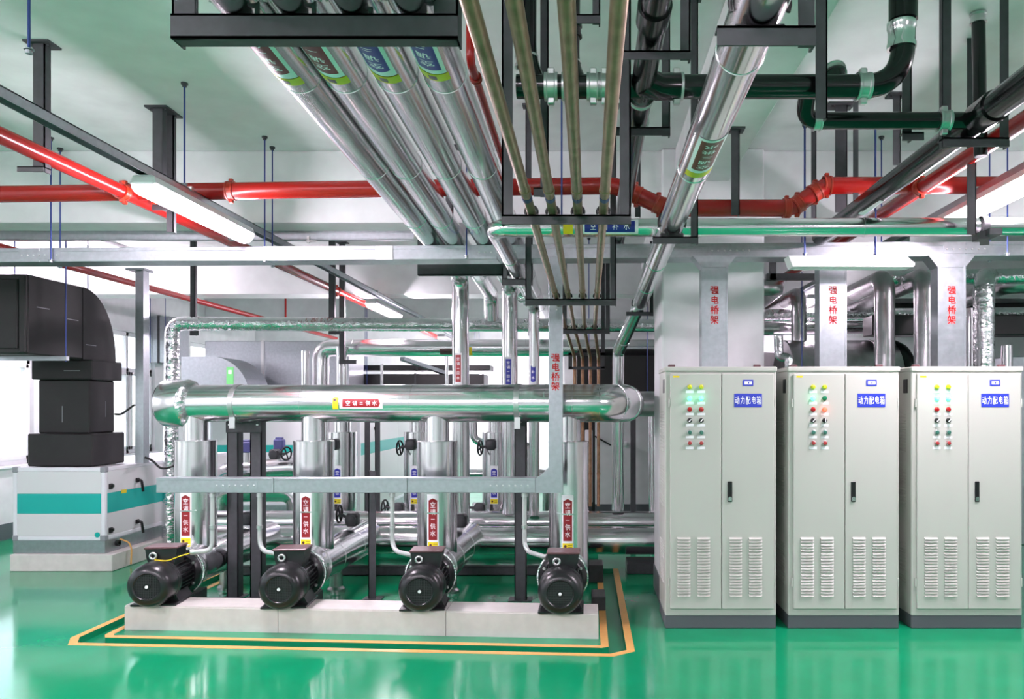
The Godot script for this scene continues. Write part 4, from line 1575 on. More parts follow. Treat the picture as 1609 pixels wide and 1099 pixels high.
func copper_lines() -> void:
	var y := 2.315
	var xs := [-0.219, -0.137, -0.041, 0.056]
	var ends := [-0.15, -0.065, 0.017, 0.106]
	var said := ["leftmost of the four bare copper lines overhead", "second bare copper line overhead from the silver bundle", "third bare copper line overhead from the silver bundle", "rightmost of the four bare copper lines overhead"]
	for i in 4:
		var x: float = xs[i]
		var xe: float = ends[i]
		var t := pipe("copper_pipe", said[i], "pipe", [W(x, y, 0.9), W(x, y, 7.3), W(xe, 2.10, 8.3), W(xe, 0.5, 8.34)], 0.0175, M.copper, {"bend": 0.08, "body": "tube", "seams": 2.3, "first": 1.75, "band": 0.03, "group": "copper lines", "seg": 16})
		var lb := MB.new()
		lb.lathe(W(x, y, 2.72), Vector3.FORWARD, [[0.017, 0], [0.0185, 0.0], [0.0185, 0.04], [0.017, 0.04]], 16)
		part(lb, "blue_tape", M.rod, t)
	var a := rack("nearest black trapeze frame with four clamps carrying the copper lines", -0.33, 0.16, 2.93, 2.262, 0.036, 0.042, CEIL)
	var b := rack("second black trapeze frame of the copper lines, under the long tray", -0.424, 0.184, 5.18, 2.25, 0.045, 0.04, CEIL)
	var c := rack("third black frame of the copper lines, behind the header", -0.243, 0.196, 7.18, 2.25, 0.045, 0.04, BEAM - 0.02, {"plate": false})
	for i in 4:
		var x: float = xs[i]
		u_clamp(a, W(x, y, 2.95), 0.0175, M.black)
		u_clamp(b, W(x, y, 5.2), 0.0175, M.black)
		u_clamp(c, W(x, y, 7.2), 0.0175, M.black)
	var f := thing("pipe_rack", "small black rectangular rack where the copper lines turn down", "pipe rack", W(0, 1.95, 8.2))
	var fb := MB.new()
	for q in [[-0.216, -0.175], [0.128, 0.169]]:
		fb.span(W(q[0], 1.98, 8.22), W(q[1], 2.15, 8.26))
	fb.span(W(-0.216, 2.12, 8.22), W(0.169, 2.15, 8.26))
	fb.span(W(-0.216, 1.97, 8.22), W(0.169, 2.0, 8.26))
	part(fb, "frame", M.steel, f)
	var fp := MB.new()
	fp.span(W(0.135, 2.15, 8.27), W(0.175, CEIL, 8.31))
	part(fp, "post", M.steel, f)


func silver_run() -> void:
	var y := 2.48
	var r := 0.062
	var t := pipe("insulated_pipe", "single silver pipe with brown label sloping away beside the ceiling beam", "pipe", [W(0.375, y, 1.0), W(0.45, y, 6.9), W(0.303, 2.14, 7.9), W(0.305, 0.5, 8.05)], r, M.silver, {"bend": 0.06, "seams": 0.95, "first": 0.98, "seg": 32})
	var ax := (W(0.45, y, 6.9) - W(0.375, y, 1.0)).normalized()
	stick_on(t, W(0.375, y, 1.0) + ax * 1.63, ax, Vector3(0.12, -1, 0.1), r, 0.34, 0.105, sticker("空调二供水", Color(0.44, 0.19, 0.11), "up", false, false))
	var yt := MB.new()
	yt.decal(W(0.375, y, 1.0) + ax * 1.83, ax, Vector3(0.12, -1, 0.1), r, 0.055, 0.11)
	part(yt, "yellow_tag", M.yellow, t)
	var r1 := post("black L-shaped hanger holding the single silver pipe at the top of view", 0.485, 1.72, CEIL, 2.372, 0.036, {"foot_x": 0.285, "foot_h": 0.044})
	u_clamp(r1, W(0.384, y, 1.735), r, M.black)
	var r2 := post("black L-shaped hanger of the single silver pipe before the long tray", 0.52, 3.80, CEIL, 2.372, 0.036, {"foot_x": 0.315, "foot_h": 0.035})
	u_clamp(r2, W(0.411, y, 3.815), r, M.black)
	for u in [[r1, 0.384, 1.735], [r2, 0.411, 3.815]]:
		var cb := MB.new()
		cb.span(W(u[1] - 0.058, 2.406, u[2] - 0.005), W(u[1] + 0.058, 2.43, u[2] + 0.03), 0.004)
		part(cb, "pipe_block", M.black, u[0])
	var r3 := post("black L-shaped hanger of the single silver pipe behind the long tray", 0.553, 6.8, BEAM, 2.372, 0.03, {"foot_x": 0.33, "foot_h": 0.035, "plate": false})
	u_clamp(r3, W(0.449, y, 6.81), r, M.black)


func make_up_line() -> void:
	# the level silver pipe under the copper lines that turns back and drops to the floor
	var y := 2.605
	var r := 0.052
	var p := [W(4.0, y, 4.42), W(-0.548, y, 4.47), W(-0.553, y, 7.85), W(-0.563, 0.46, 7.97)]
	var t := pipe("insulated_pipe", "slim silver pipe crossing level below the long tray with a blue label", "pipe", p, r, M.silver, {"bend": 0.10, "seams": 1.0, "first": 1.42, "seg": 32})
	var lab := sticker("空调补水", Color(0.10, 0.17, 0.55), "none", true, false)
	stick_on(t, W(0.118, y, 4.455), Vector3.LEFT, Vector3(0, -0.1, 1), r, 0.33, 0.09, lab)
	var yb := MB.new()
	yb.decal(W(-0.118, y, 4.456), Vector3.LEFT, Vector3(0, -0.3, 1), r, 0.055, 0.07)
	part(yb, "yellow_tag", M.yellow, t)
	stick_on(t, at_height(p[2], p[3], 1.958), Vector3.UP, Vector3(-0.15, 0, 1), r, 0.31, 0.07, sticker("空调补水", Color(0.16, 0.18, 0.62), "down", false, false))
	var el := MB.new()
	el.tube(rounded([W(-0.618, y, 7.3), W(-0.553, y, 7.85), W(-0.563, 2.3, 7.9)], 0.11), 0.056, 24)
	part(el, "foil_elbow", M.foil, t)
	rack("black trapeze holding the slim silver pipe where it runs back", -0.661, -0.429, 5.9, 2.50, 0.05, 0.04, BEAM, {"plate": false})
	# its clamp at the right, on a long drop rod
	var h := post("long black steel drop from the ceiling to the slim level pipe's clamp", 2.106, 4.25, CEIL, 2.52, 0.05, {"plate": false})
	var vp := pipe("drain_pipe", "short upright black pipe with a clear collar at the ceiling", "pipe", [W(2.005, CEIL, 3.98), W(2.018, 2.86, 3.98)], 0.033, M.black_pipe, {"body": "tube", "group": "black drain pipes"})
	band(vp, "collar", W(2.005, CEIL - 0.03, 3.98), Vector3.UP, 0.033, 0.05, M.zinc, false)
	var cb := MB.new()
	cb.bar(W(2.201, 2.53, 4.30), W(2.303, 2.535, 4.50), 0.05, 0.045)
	cb.lathe(W(2.237, y, 4.425), Vector3.RIGHT, [[0.053, 0], [0.058, 0], [0.058, 0.035], [0.053, 0.035]], 24)
	cb.span(W(2.205, 2.52, 4.25), W(2.274, 2.556, 4.45))
	part(cb, "pipe_clamp", M.steel, h)


func black_drains() -> void:
	var y := 2.83
	var r := 0.046
	# the black pipe running away
	var t := pipe("drain_pipe", "black drain pipe running away beside the copper lines", "pipe", [W(0.205, y, 1.2), W(0.226, y, 6.35)], r, M.black_pipe, {"body": "tube", "group": "black drain pipes", "seg": 28})
	band(t, "coupling", W(0.213, y, 3.13), Vector3.FORWARD, r, 0.035, M.zinc, false)
	band(t, "coupling", W(0.214, y, 3.42), Vector3.FORWARD, r, 0.03, M.zinc, false)
	var hub := MB.new()
	hub.lathe(W(0.208, y, 2.42), Vector3.FORWARD, [[r, 0], [r + 0.009, 0.0], [r + 0.009, 0.10], [r, 0.11]], 28)
	part(hub, "socket", M.black_pipe, t)
	var lb := MB.new()
	lb.decal(W(0.223, y, 4.9), Vector3.FORWARD, Vector3(-0.8, -0.6, 0), r, 0.30, 0.06)
	part(lb, "paper_label", M.paper, t)
	# the level black pipe that joins it and turns up into the slab
	var d := 3.04
	var ex := 1.236
	var c := pipe("drain_pipe", "black drain pipe crossing level and curving up into the ceiling", "pipe", [W(-0.283, y, d), W(ex, y, d), W(ex, CEIL, d)], r, M.black_pipe, {"bend": 0.17, "body": "tube", "group": "black drain pipes", "seg": 28})
	for x in [-0.148, -0.08, 0.018, 0.063, 0.345, 1.078]:
		band(c, "coupling", W(x, y, d), Vector3.RIGHT, r, 0.052, M.zinc)
	band(c, "coupling", W(ex - 0.006, 3.03, d), Vector3.UP, r + 0.001, 0.10, M.chrome, false)
	band(c, "coupling", W(ex, 3.215, d), Vector3.UP, r, 0.06, M.zinc, false)
	var sk := MB.new()
	sk.lathe(W(ex, 3.09, d), Vector3.UP, [[r, 0], [r + 0.008, 0.0], [r + 0.008, 0.09], [r, 0.095]], 28)
	part(sk, "socket", M.black_pipe, c)
	# wye piece beside the crossing
	var wy := MB.new()
	wy.tube([W(0.213, y, 2.98), W(0.27, y - 0.008, 3.02), W(0.36, y, d)], 0.052, 24)
	part(wy, "wye_branch", M.black_pipe, c)
	# two risers from the level pipe to the slab
	var a := pipe("drain_pipe", "short black drain riser above the level pipe's near end", "pipe", [W(-0.249, CEIL, 3.10), W(-0.249, y + 0.13, 3.10), W(-0.199, y, 3.06)], 0.04, M.black_pipe, {"bend": 0.08, "body": "tube", "group": "black drain pipes"})
	band(a, "coupling", W(-0.249, 2.955, 3.10), Vector3.UP, 0.04, 0.045, M.zinc, false)
	var b := pipe("drain_pipe", "second short black drain riser with stepped fittings above the level pipe", "pipe", [W(-0.06, CEIL, 3.16), W(-0.068, y + 0.13, 3.14), W(-0.025, y, 3.06)], 0.03, M.black_pipe, {"bend": 0.06, "body": "tube", "group": "black drain pipes"})
	band(b, "coupling", W(-0.068, 2.948, 3.14), Vector3.UP, 0.03, 0.05, M.zinc)
	band(b, "coupling", W(-0.065, 3.101, 3.15), Vector3.UP, 0.03, 0.05, M.black_pipe)
	# the thick black pipe at the right and the lower branch into it
	var yr := 2.80
	var rr := 0.058
	var g := pipe("drain_pipe", "thick black pipe slanting in from the right edge of view", "pipe", [W(1.65, yr, 1.6), W(1.675, yr, 5.6)], rr, M.black_pipe, {"body": "tube", "group": "black drain pipes", "seg": 32})
	var gl := MB.new()
	gl.decal(W(1.672, yr, 4.55), Vector3.FORWARD, Vector3(-0.5, -0.86, 0), rr, 0.32, 0.075)
	part(gl, "paper_label", M.paper, g)
	var sg := MB.new()
	sg.lathe(W(1.66, yr, 3.15), Vector3.FORWARD, [[rr, 0], [rr + 0.008, 0.0], [rr + 0.008, 0.14], [rr, 0.15]], 32)
	part(sg, "socket", M.black_pipe, g)
	var w := pipe("drain_pipe", "thin black branch pipe with bent end feeding the thick black pipe", "pipe", [W(0.915, yr + 0.10, 3.22), W(0.921, yr, 3.32), W(1.63, yr, 3.32)], 0.036, M.black_pipe, {"bend": 0.075, "body": "tube", "group": "black drain pipes"})
	band(w, "coupling", W(1.525, yr, 3.32), Vector3.RIGHT, 0.036, 0.05, M.zinc)
	band(w, "coupling", W(0.981, yr, 3.32), Vector3.RIGHT, 0.036, 0.035, M.zinc, false)
	# capped stub over the level pipe
	var st := pipe("drain_pipe", "small black stub with a metal collar behind the level drain pipe", "pipe", [W(0.985, y, 3.05), W(0.985, y + 0.098, 3.11)], 0.04, M.black_pipe, { "body": "tube", "group": "black drain pipes"})
	band(st, "coupling", W(0.985, y + 0.08, 3.10), Vector3(0, 0.85, -0.52), 0.04, 0.03, M.zinc, false)


func fire_pipes() -> void:
	var y := 3.0
	var r := 0.055
	var yl := 2.855
	var p := [W(-6.6, y, 5.32), W(0.177, y, 4.99), W(0.497, yl, 4.99), W(1.314, yl, 4.99), W(1.524, y, 4.99), W(4.6, y, 4.96)]
	var t := pipe("fire_pipe", "red fire main crossing the room, dipping under the ceiling beam", "pipe", p, r, M.red, {"bend": 0.07, "body": "tube", "seg": 28})
	var at := [[p[0].lerp(p[1], 0.518), Vector3.RIGHT], [p[0].lerp(p[1], 0.548), Vector3.RIGHT], [p[0].lerp(p[1], 0.625), Vector3.RIGHT]]
	for q in at:
		band(t, "clamp", q[0], q[1], r, 0.05, M.red_clamp)
	for q in [[p[1], 0.4, p[2]], [p[1], 0.86, p[2]], [p[3], 0.15, p[4]], [p[3], 0.7, p[4]]]:
		band(t, "clamp", q[0].lerp(q[2], q[1]), (q[2] - q[0]).normalized(), r, 0.055, M.red_clamp)
	for x in [1.277, 1.536]:
		band(t, "clamp", W(x, yl if x < 1.4 else y, 4.99), Vector3.RIGHT, r, 0.05, M.red_clamp)
	# the branches running away on both sides
	var xl := -3.03
	var l := pipe("fire_pipe", "red fire pipe running away above the lamp channel", "pipe", [W(xl, y - 0.03, 1.0), W(xl, y - 0.03, 15.5)], 0.045, M.red, {"body": "tube", "seg": 28})
	for d in [5.02, 9.3]:
		band(l, "clamp", W(xl, y - 0.03, d), Vector3.FORWARD, 0.045, 0.055, M.red_clamp)
	var rt := pipe("fire_pipe", "red fire pipe running away under the thick black pipe", "pipe", [W(2.10, y - 0.05, 2.4), W(2.08, y - 0.05, 10.5)], 0.045, M.red, {"body": "tube", "seg": 24})
	band(rt, "clamp", W(2.09, y - 0.05, 4.85), Vector3.FORWARD, 0.045, 0.06, M.red_clamp)
	var far := pipe("fire_pipe", "red sprinkler line running away above the black duct", "pipe", [W(-4.9, 2.9, 5.6), W(-4.9, 2.9, 15.0)], 0.036, M.red, {"body": "tube", "seg": 16})
	for q in [9.6, 12.5]:
		var db := MB.new()
		db.tube([W(-4.9, 2.9, q), W(-4.9, 3.4, q)], 0.016, 10)
		part(db, "sprinkler_drop", M.red, far)
	var s := pipe("fire_pipe", "slim upright red sprinkler branch beside the silver bundle", "pipe", [W(-0.49, CEIL, 3.2), W(-0.49, y, 3.2), W(-0.50, y, 4.9)], 0.018, M.red, {"bend": 0.05, "body": "tube", "seg": 14})
	band(s, "clamp", W(-0.49, y, 3.36), Vector3.FORWARD, 0.018, 0.03, M.red_clamp, false)


func hangers() -> void:
	# angle hangers of the red pipe over the lamp channel
	post("black ceiling hanger of the red pipe nearest the viewer, with a short foot", -3.051, 4.29, CEIL, 2.875, 0.064, {"foot_x": -3.167, "foot_h": 0.03})
	post("broad black ceiling hanger above the batten light", -2.911, 5.22, CEIL, 2.90, 0.068, {"foot_x": -2.8, "foot_h": 0.03})
	post("slim black ceiling hanger behind the broad one above the batten light", -2.892, 5.34, CEIL, 2.78, 0.048)
	# hangers of the copper and silver racks seen against the ceiling
	post("black drop bar between the silver bundle and the copper lines", -0.196, 3.42, CEIL, 2.50, 0.036, {"foot_x": -0.243, "foot_h": 0.04})
	post("black drop bar with bracket holding the running-away drain, nearer one", 0.327, 2.61, CEIL, 2.742, 0.034, {"foot_x": 0.105, "foot_h": 0.03})
	post("black drop bar with bracket holding the running-away drain, further one", 0.334, 3.34, CEIL, 2.742, 0.036, {"foot_x": 0.075, "foot_h": 0.036})
	post("black L-shaped hanger of the stepped drain riser at the top of view", 0.03, 2.98, CEIL, 3.047, 0.03, {"foot_x": -0.054, "foot_h": 0.035})
	rack("black U-shaped frame round the thick black pipe", 1.539, 1.825, 3.36, 2.700, 0.04, 0.036, CEIL)
	post("black drop bar carrying the level drain where it passes the silver pipe", 0.892, 2.96, CEIL, 2.676, 0.044)
	post("black drop bar with sloping foot under the thin branch pipe", 1.388, 3.37, CEIL, 2.732, 0.041, {"foot_x": 1.459, "foot_h": 0.035})
	post("black drop bar of the red main left of the ceiling beam's column", 0.934, 4.92, 3.347, 2.792, 0.053)
	post("slim dark drop bar of the red main beside the broad pair", 1.602, 5.5, CEIL, 2.901, 0.036)
	post("broad dark drop bar of the red main beyond the bend", 1.686, 5.16, CEIL, 2.871, 0.081)
	post("narrow dark drop bar touching the broad one beyond the bend", 1.717, 4.97, CEIL, 2.858, 0.033)
	post("dark drop bar of the red main nearest the lamp over the cabinets", 1.993, 5.0, CEIL, 3.136, 0.048)
	post("black drop bar seen left of the red main's downward bend", 0.34, 5.35, CEIL, 2.887, 0.039)
	post("black drop bar in the gap behind the copper frame", -1.083, 6.0, CEIL, 2.95, 0.055)
	# behind the long tray
	post("tall black post holding the foil pipe near its bend", -4.314, 8.42, CEIL, 2.35, 0.055, {"foot_x": -4.245, "foot_h": 0.06})
	post("tall black post holding the foil pipe in mid-room", -2.867, 8.62, CEIL, 2.38, 0.064, {"foot_x": -2.768, "foot_h": 0.06})
	post("black post holding the level silver pipe behind the foil one", -3.034, 9.5, CEIL, 2.10, 0.063, {"foot_x": -2.854, "foot_h": 0.05})
	# threaded rods
	var rods := [
		[-2.186, 3.02, 2.95, "blue rod of the lamp channel nearest the viewer"],
		[-4.048, 5.82, 2.66, "first of the pair of blue rods holding the long tray's far end"],
		[-4.142, 6.06, 2.66, "second of the pair of blue rods holding the long tray's far end"],
		[-2.53, 4.84, 2.95, "blue rod of the lamp channel above the batten light"],
		[-2.43, 5.80, 2.66, "first blue rod of the long tray behind the batten light"],
		[-2.467, 6.03, 2.66, "second blue rod of the long tray behind the batten light"],
		[-0.894, 5.66, 2.66, "blue rod of the long tray at the silver bundle"],
		[-0.173, 4.95, 2.655, "blue rod between the copper lines"],
		[1.553, 5.55, 2.655, "blue rod of the long tray near the column"],
		[2.063, 5.57, 2.655, "first blue rod of the tray over the middle cabinet"],
		[2.196, 5.80, 2.655, "second blue rod of the tray over the middle cabinet"],
		[3.006, 5.55, 2.655, "blue rod of the long tray at the right edge of view"],
		[2.997, 5.78, 2.655, "blue rod of the long tray above the outermost cabinet"],
	]
	for q in rods:
		rod(q[3], q[0], q[1], CEIL, q[2], {"group": "threaded rods"})


# ---------------------------------------------------------------- air handling units

func air_unit(label: String, x0: float, x1: float, d0: float, d1: float, low: float, h: float, stripe: Vector2, doors: Array) -> Node3D:
	# a cased unit on a steel frame: panels between aluminium edges, a coloured stripe round it
	var t := thing("air_handling_unit", label, "air unit", W((x0 + x1) / 2, low, (d0 + d1) / 2), "air handling units")
	var fr := MB.new()
	fr.span(W(x0, low, d0), W(x1, low + 0.124, d1), 0.004)
	part(fr, "base_frame", M.galv, t)
	var y0 := low + 0.124
	var y1 := low + h
	var e := 0.04
	var core := MB.new()
	core.span(W(x0 + 0.006, y0 + 0.006, d0 + 0.006), W(x1 - 0.006, y1 - 0.006, d1 - 0.006))
	part(core, "casing", M.panel, t)
	for x in [x0, x1 - e]:
		for d in [d0, d1 - e]:
			var mb := MB.new()
			mb.span(W(x, y0, d), W(x + e, y1, d + e), 0.006)
			part(mb, "corner_profile", M.panel_frame, t)
	for y in [y0, y1 - e]:
		for d in [d0, d1 - e]:
			var mb := MB.new()
			mb.span(W(x0 + e, y, d), W(x1 - e, y + e, d + e), 0.006)
			part(mb, "edge_profile", M.panel_frame, t)
		for x in [x0, x1 - e]:
			var mb := MB.new()
			mb.span(W(x, y, d0 + e), W(x + e, y + e, d1 - e), 0.006)
			part(mb, "edge_profile", M.panel_frame, t)
	for x in [x0, x1]:
		for y in [y0, y1]:
			var mb := MB.new()
			mb.box(W(x, y, d0) + Vector3(0.022 if x == x0 else -0.022, 0.022 if y == y0 else -0.022, -0.022), Vector3(0.056, 0.056, 0.056), Basis(), 0.008)
			part(mb, "corner_piece", M.grey_plastic, t)
	# panels on the front and the visible side, each in three bands
	for q in [[y0 + e, stripe.x, M.panel], [stripe.x, stripe.y, M.teal], [stripe.y, y1 - e, M.panel]]:
		var fb := MB.new()
		fb.span(W(x0 + e, q[0] + 0.001, d0 + 0.002), W(x1 - e, q[1] - 0.001, d0 + 0.014), 0.002)
		part(fb, "front_panel" if q[2] == M.panel else "stripe", q[2], t)
		var n := maxi(1, int((d1 - d0) / 0.95))
		for i in n:
			var a := lerpf(d0 + e, d1 - e, float(i) / n)
			var b := lerpf(d0 + e, d1 - e, float(i + 1) / n)
			var sb := MB.new()
			sb.span(W(x1 - 0.014, q[0] + 0.001, a + 0.003), W(x1 - 0.002, q[1] - 0.001, b - 0.003), 0.002)
			part(sb, "side_panel" if q[2] == M.panel else "stripe", q[2], t)
	for q in doors:
		var hb := MB.new()
		hb.box(W(x1 + 0.008, q.y, q.x), Vector3(0.02, 0.055, 0.05), Basis(), 0.006)
		hb.box(W(x1 + 0.022, q.y + 0.005, q.x + 0.01), Vector3(0.015, 0.03, 0.03), Basis(), 0.005)
		part(hb, "hinge", M.black, t)
		var lb := MB.new()
		lb.tube(rounded([W(x1, q.y + 0.02, q.x + 0.44), W(x1 + 0.045, q.y + 0.02, q.x + 0.45), W(x1 + 0.05, q.y - 0.10, q.x + 0.47)], 0.03), 0.013, 10)
		lb.box(W(x1 + 0.01, q.y + 0.02, q.x + 0.44), Vector3(0.02, 0.045, 0.05), Basis(), 0.006)
		part(lb, "door_handle", M.black, t)
	return t


func build_air_units() -> void:
	var x0 := -5.527
	var x1 := -4.641
	var pl := thing("unit_plinth", "white concrete plinth under the teal-striped air unit by the window", "plinth", W((x0 + x1) / 2, 0, 8.6))
	var pb := MB.new()
	pb.span(W(-5.52, 0, 7.37), W(-4.543, 0.163, 10.1), 0.006)
	part(pb, "plinth", M.concrete_white, pl)
	var u := air_unit("white air handling unit with a teal stripe by the window, black duct on top", x0, x1, 7.42, 9.95, 0.164, 0.826, Vector2(0.544, 0.737), [Vector2(7.50, 0.80), Vector2(7.50, 0.375)])
	var yb := MB.new()
	yb.box(W(x1 + 0.001, 0.728, 7.72), Vector3(0.002, 0.035, 0.085))
	part(yb, "yellow_sticker", M.yellow, u)
	var ob := MB.new()
	ob.lathe(W(-4.715, 0.342, 7.4205), Vector3.BACK, [[0.026, 0], [0.026, 0.002], [0, 0.002]], 20)
	part(ob, "maker_badge", M.teal, u)
	var dh := MB.new()
	dh.lathe(W(x1, 0.235, 7.60), Vector3.RIGHT, [[0.03, 0], [0.03, 0.03], [0.018, 0.03], [0.018, 0.004], [0, 0.004]], 16)
	part(dh, "drain_spigot", M.black, u)
	pipe("drip_cord", "thin yellowed drip cord hanging from the air unit's drain", "cord", [W(x1 + 0.02, 0.27, 7.62), W(x1 + 0.10, 0.235, 7.64), W(x1 + 0.125, 0.168, 7.64), W(x1 + 0.13, 0.02, 7.62)], 0.008, M.line, {"bend": 0.03, "body": "cord", "seg": 8})
	# the black wrapped duct rising from the unit and turning over towards the viewer
	var t := thing("air_duct", "black wrapped air duct rising from the air unit and bending forward", "duct", W(-5.15, 0.99, 7.8))
	var parts := [
		["collar", W(-5.469, 0.992, 7.53), W(-4.865 + 0.03, 1.31, 8.06)],
		["shaft", W(-5.411, 1.31, 7.60), W(-4.904, 1.84, 8.0)],
		["flange", W(-5.454, 1.84, 7.56), W(-4.878 + 0.025, 2.035, 8.05)],
		["level_run", W(-5.442, 2.035, 6.76), W(-4.904, 2.735, 7.50)],
	]
	for q in parts:
		var mb := MB.new()
		mb.span(q[1], q[2], 0.012)
		part(mb, q[0], M.duct_wrap, t)
	var el := MB.new()
	var prof := PackedVector2Array([Vector2(7.50, 2.035), Vector2(8.02, 2.035)])
	for i in 13:
		var a := PI / 2 * i / 12.0
		prof.append(Vector2(7.50 + 0.52 * cos(a), 2.06 + 0.675 * sin(a)))
	el.prism(prof, Transform3D(Basis(Vector3.FORWARD, Vector3.UP, Vector3.RIGHT), Vector3(-5.442, 0, 0)), -4.904 - -5.442)
	part(el, "elbow", M.duct_wrap, t)
	var lp := MB.new()
	lp.span(W(-5.442 + 0.04, 2.08, 6.745), W(-4.904 - 0.08, 2.69, 6.765), 0.008)
	lp.span(W(-4.904 - 0.06, 2.045, 6.73), W(-4.904, 2.72, 6.765), 0.008)
	lp.span(W(-5.442, 2.045, 6.73), W(-5.442 + 0.05, 2.72, 6.765), 0.008)
	part(lp, "end_lip", M.duct_wrap, t)
	var xr := -4.904
	for q in [W(xr + 0.001, 2.46, 6.95), W(xr + 0.001, 2.40, 7.35), W(xr + 0.001, 2.18, 7.62), W(xr + 0.026, 1.96, 7.85), W(xr + 0.001, 1.55, 7.85)]:
		var mb := MB.new()
		if q.y > 1.6:
			mb.box(q, Vector3(0.001, 0.007, 0.16))
		else:
			mb.box(q, Vector3(0.001, 0.16, 0.006))
		part(mb, "print_line", M.grey_plastic, t)
	for q in [W(-5.173, 1.50, 7.599), W(-5.052, 1.925, 7.559)]:
		var mb := MB.new()
		mb.box(q, Vector3(0.006, 0.16, 0.001) if q.y < 1.6 else Vector3(0.16, 0.006, 0.001))
		part(mb, "print_line", M.grey_plastic, t)
	# bar and rods that hold the duct
	var b := thing("duct_hanger", "galvanised bar under the black duct with rods to the ceiling", "hanger", W(-5.2, 2.0, 7.1))
	var bb := MB.new()
	bb.span(W(-5.75, 1.995, 7.05), W(-4.763, 2.034, 7.09))
	part(bb, "bar", M.galv, b)
	for x in [-5.7, -4.78]:
		var rb := MB.new()
		rb.tube([W(x, 1.985, 7.07), W(x, CEIL, 7.07)], 0.0065, 8)
		part(rb, "rod", M.rod, b)
	rod("thin rod beside the black duct's top bend", -5.117, 7.9, CEIL, 2.72, {"group": "threaded rods"})
	rod("thin rod left of the black duct's top", -5.419, 7.3, CEIL, 2.74, {"group": "threaded rods"})
	# cables beside the unit
	pipe("cable", "short black cable between the duct and the upright tray", "cable", [W(-4.838, 1.498, 7.9), W(-4.747, 1.492, 7.85), W(-4.636, 1.596, 7.9)], 0.011, M.cord, {"bend": 0.08, "body": "cable", "seg": 8})
	pipe("cable", "black cable drooping from the upright tray's foot to the foil pipe", "cable", [W(-4.532, 1.056, 7.9), W(-4.454, 1.024, 7.9), W(-4.389, 0.939, 7.92), W(-4.311, 0.946, 7.95), W(-4.213, 0.998, 8.0)], 0.012, M.cord, {"bend": 0.06, "body": "cable", "seg": 8})
	# far units
	air_unit("distant white air unit with a teal stripe, seen under the header", -5.583, -3.744, 11.4, 13.2, 0.0, 1.54, Vector2(0.90, 1.01), [])
	air_unit("distant white air unit turned end-on, teal stripe running away", -3.65, -3.0, 10.15, 13.2, 0.0, 1.57, Vector2(0.93, 1.09), [Vector2(10.4, 1.25)])


# ---------------------------------------------------------------- behind the cabinets

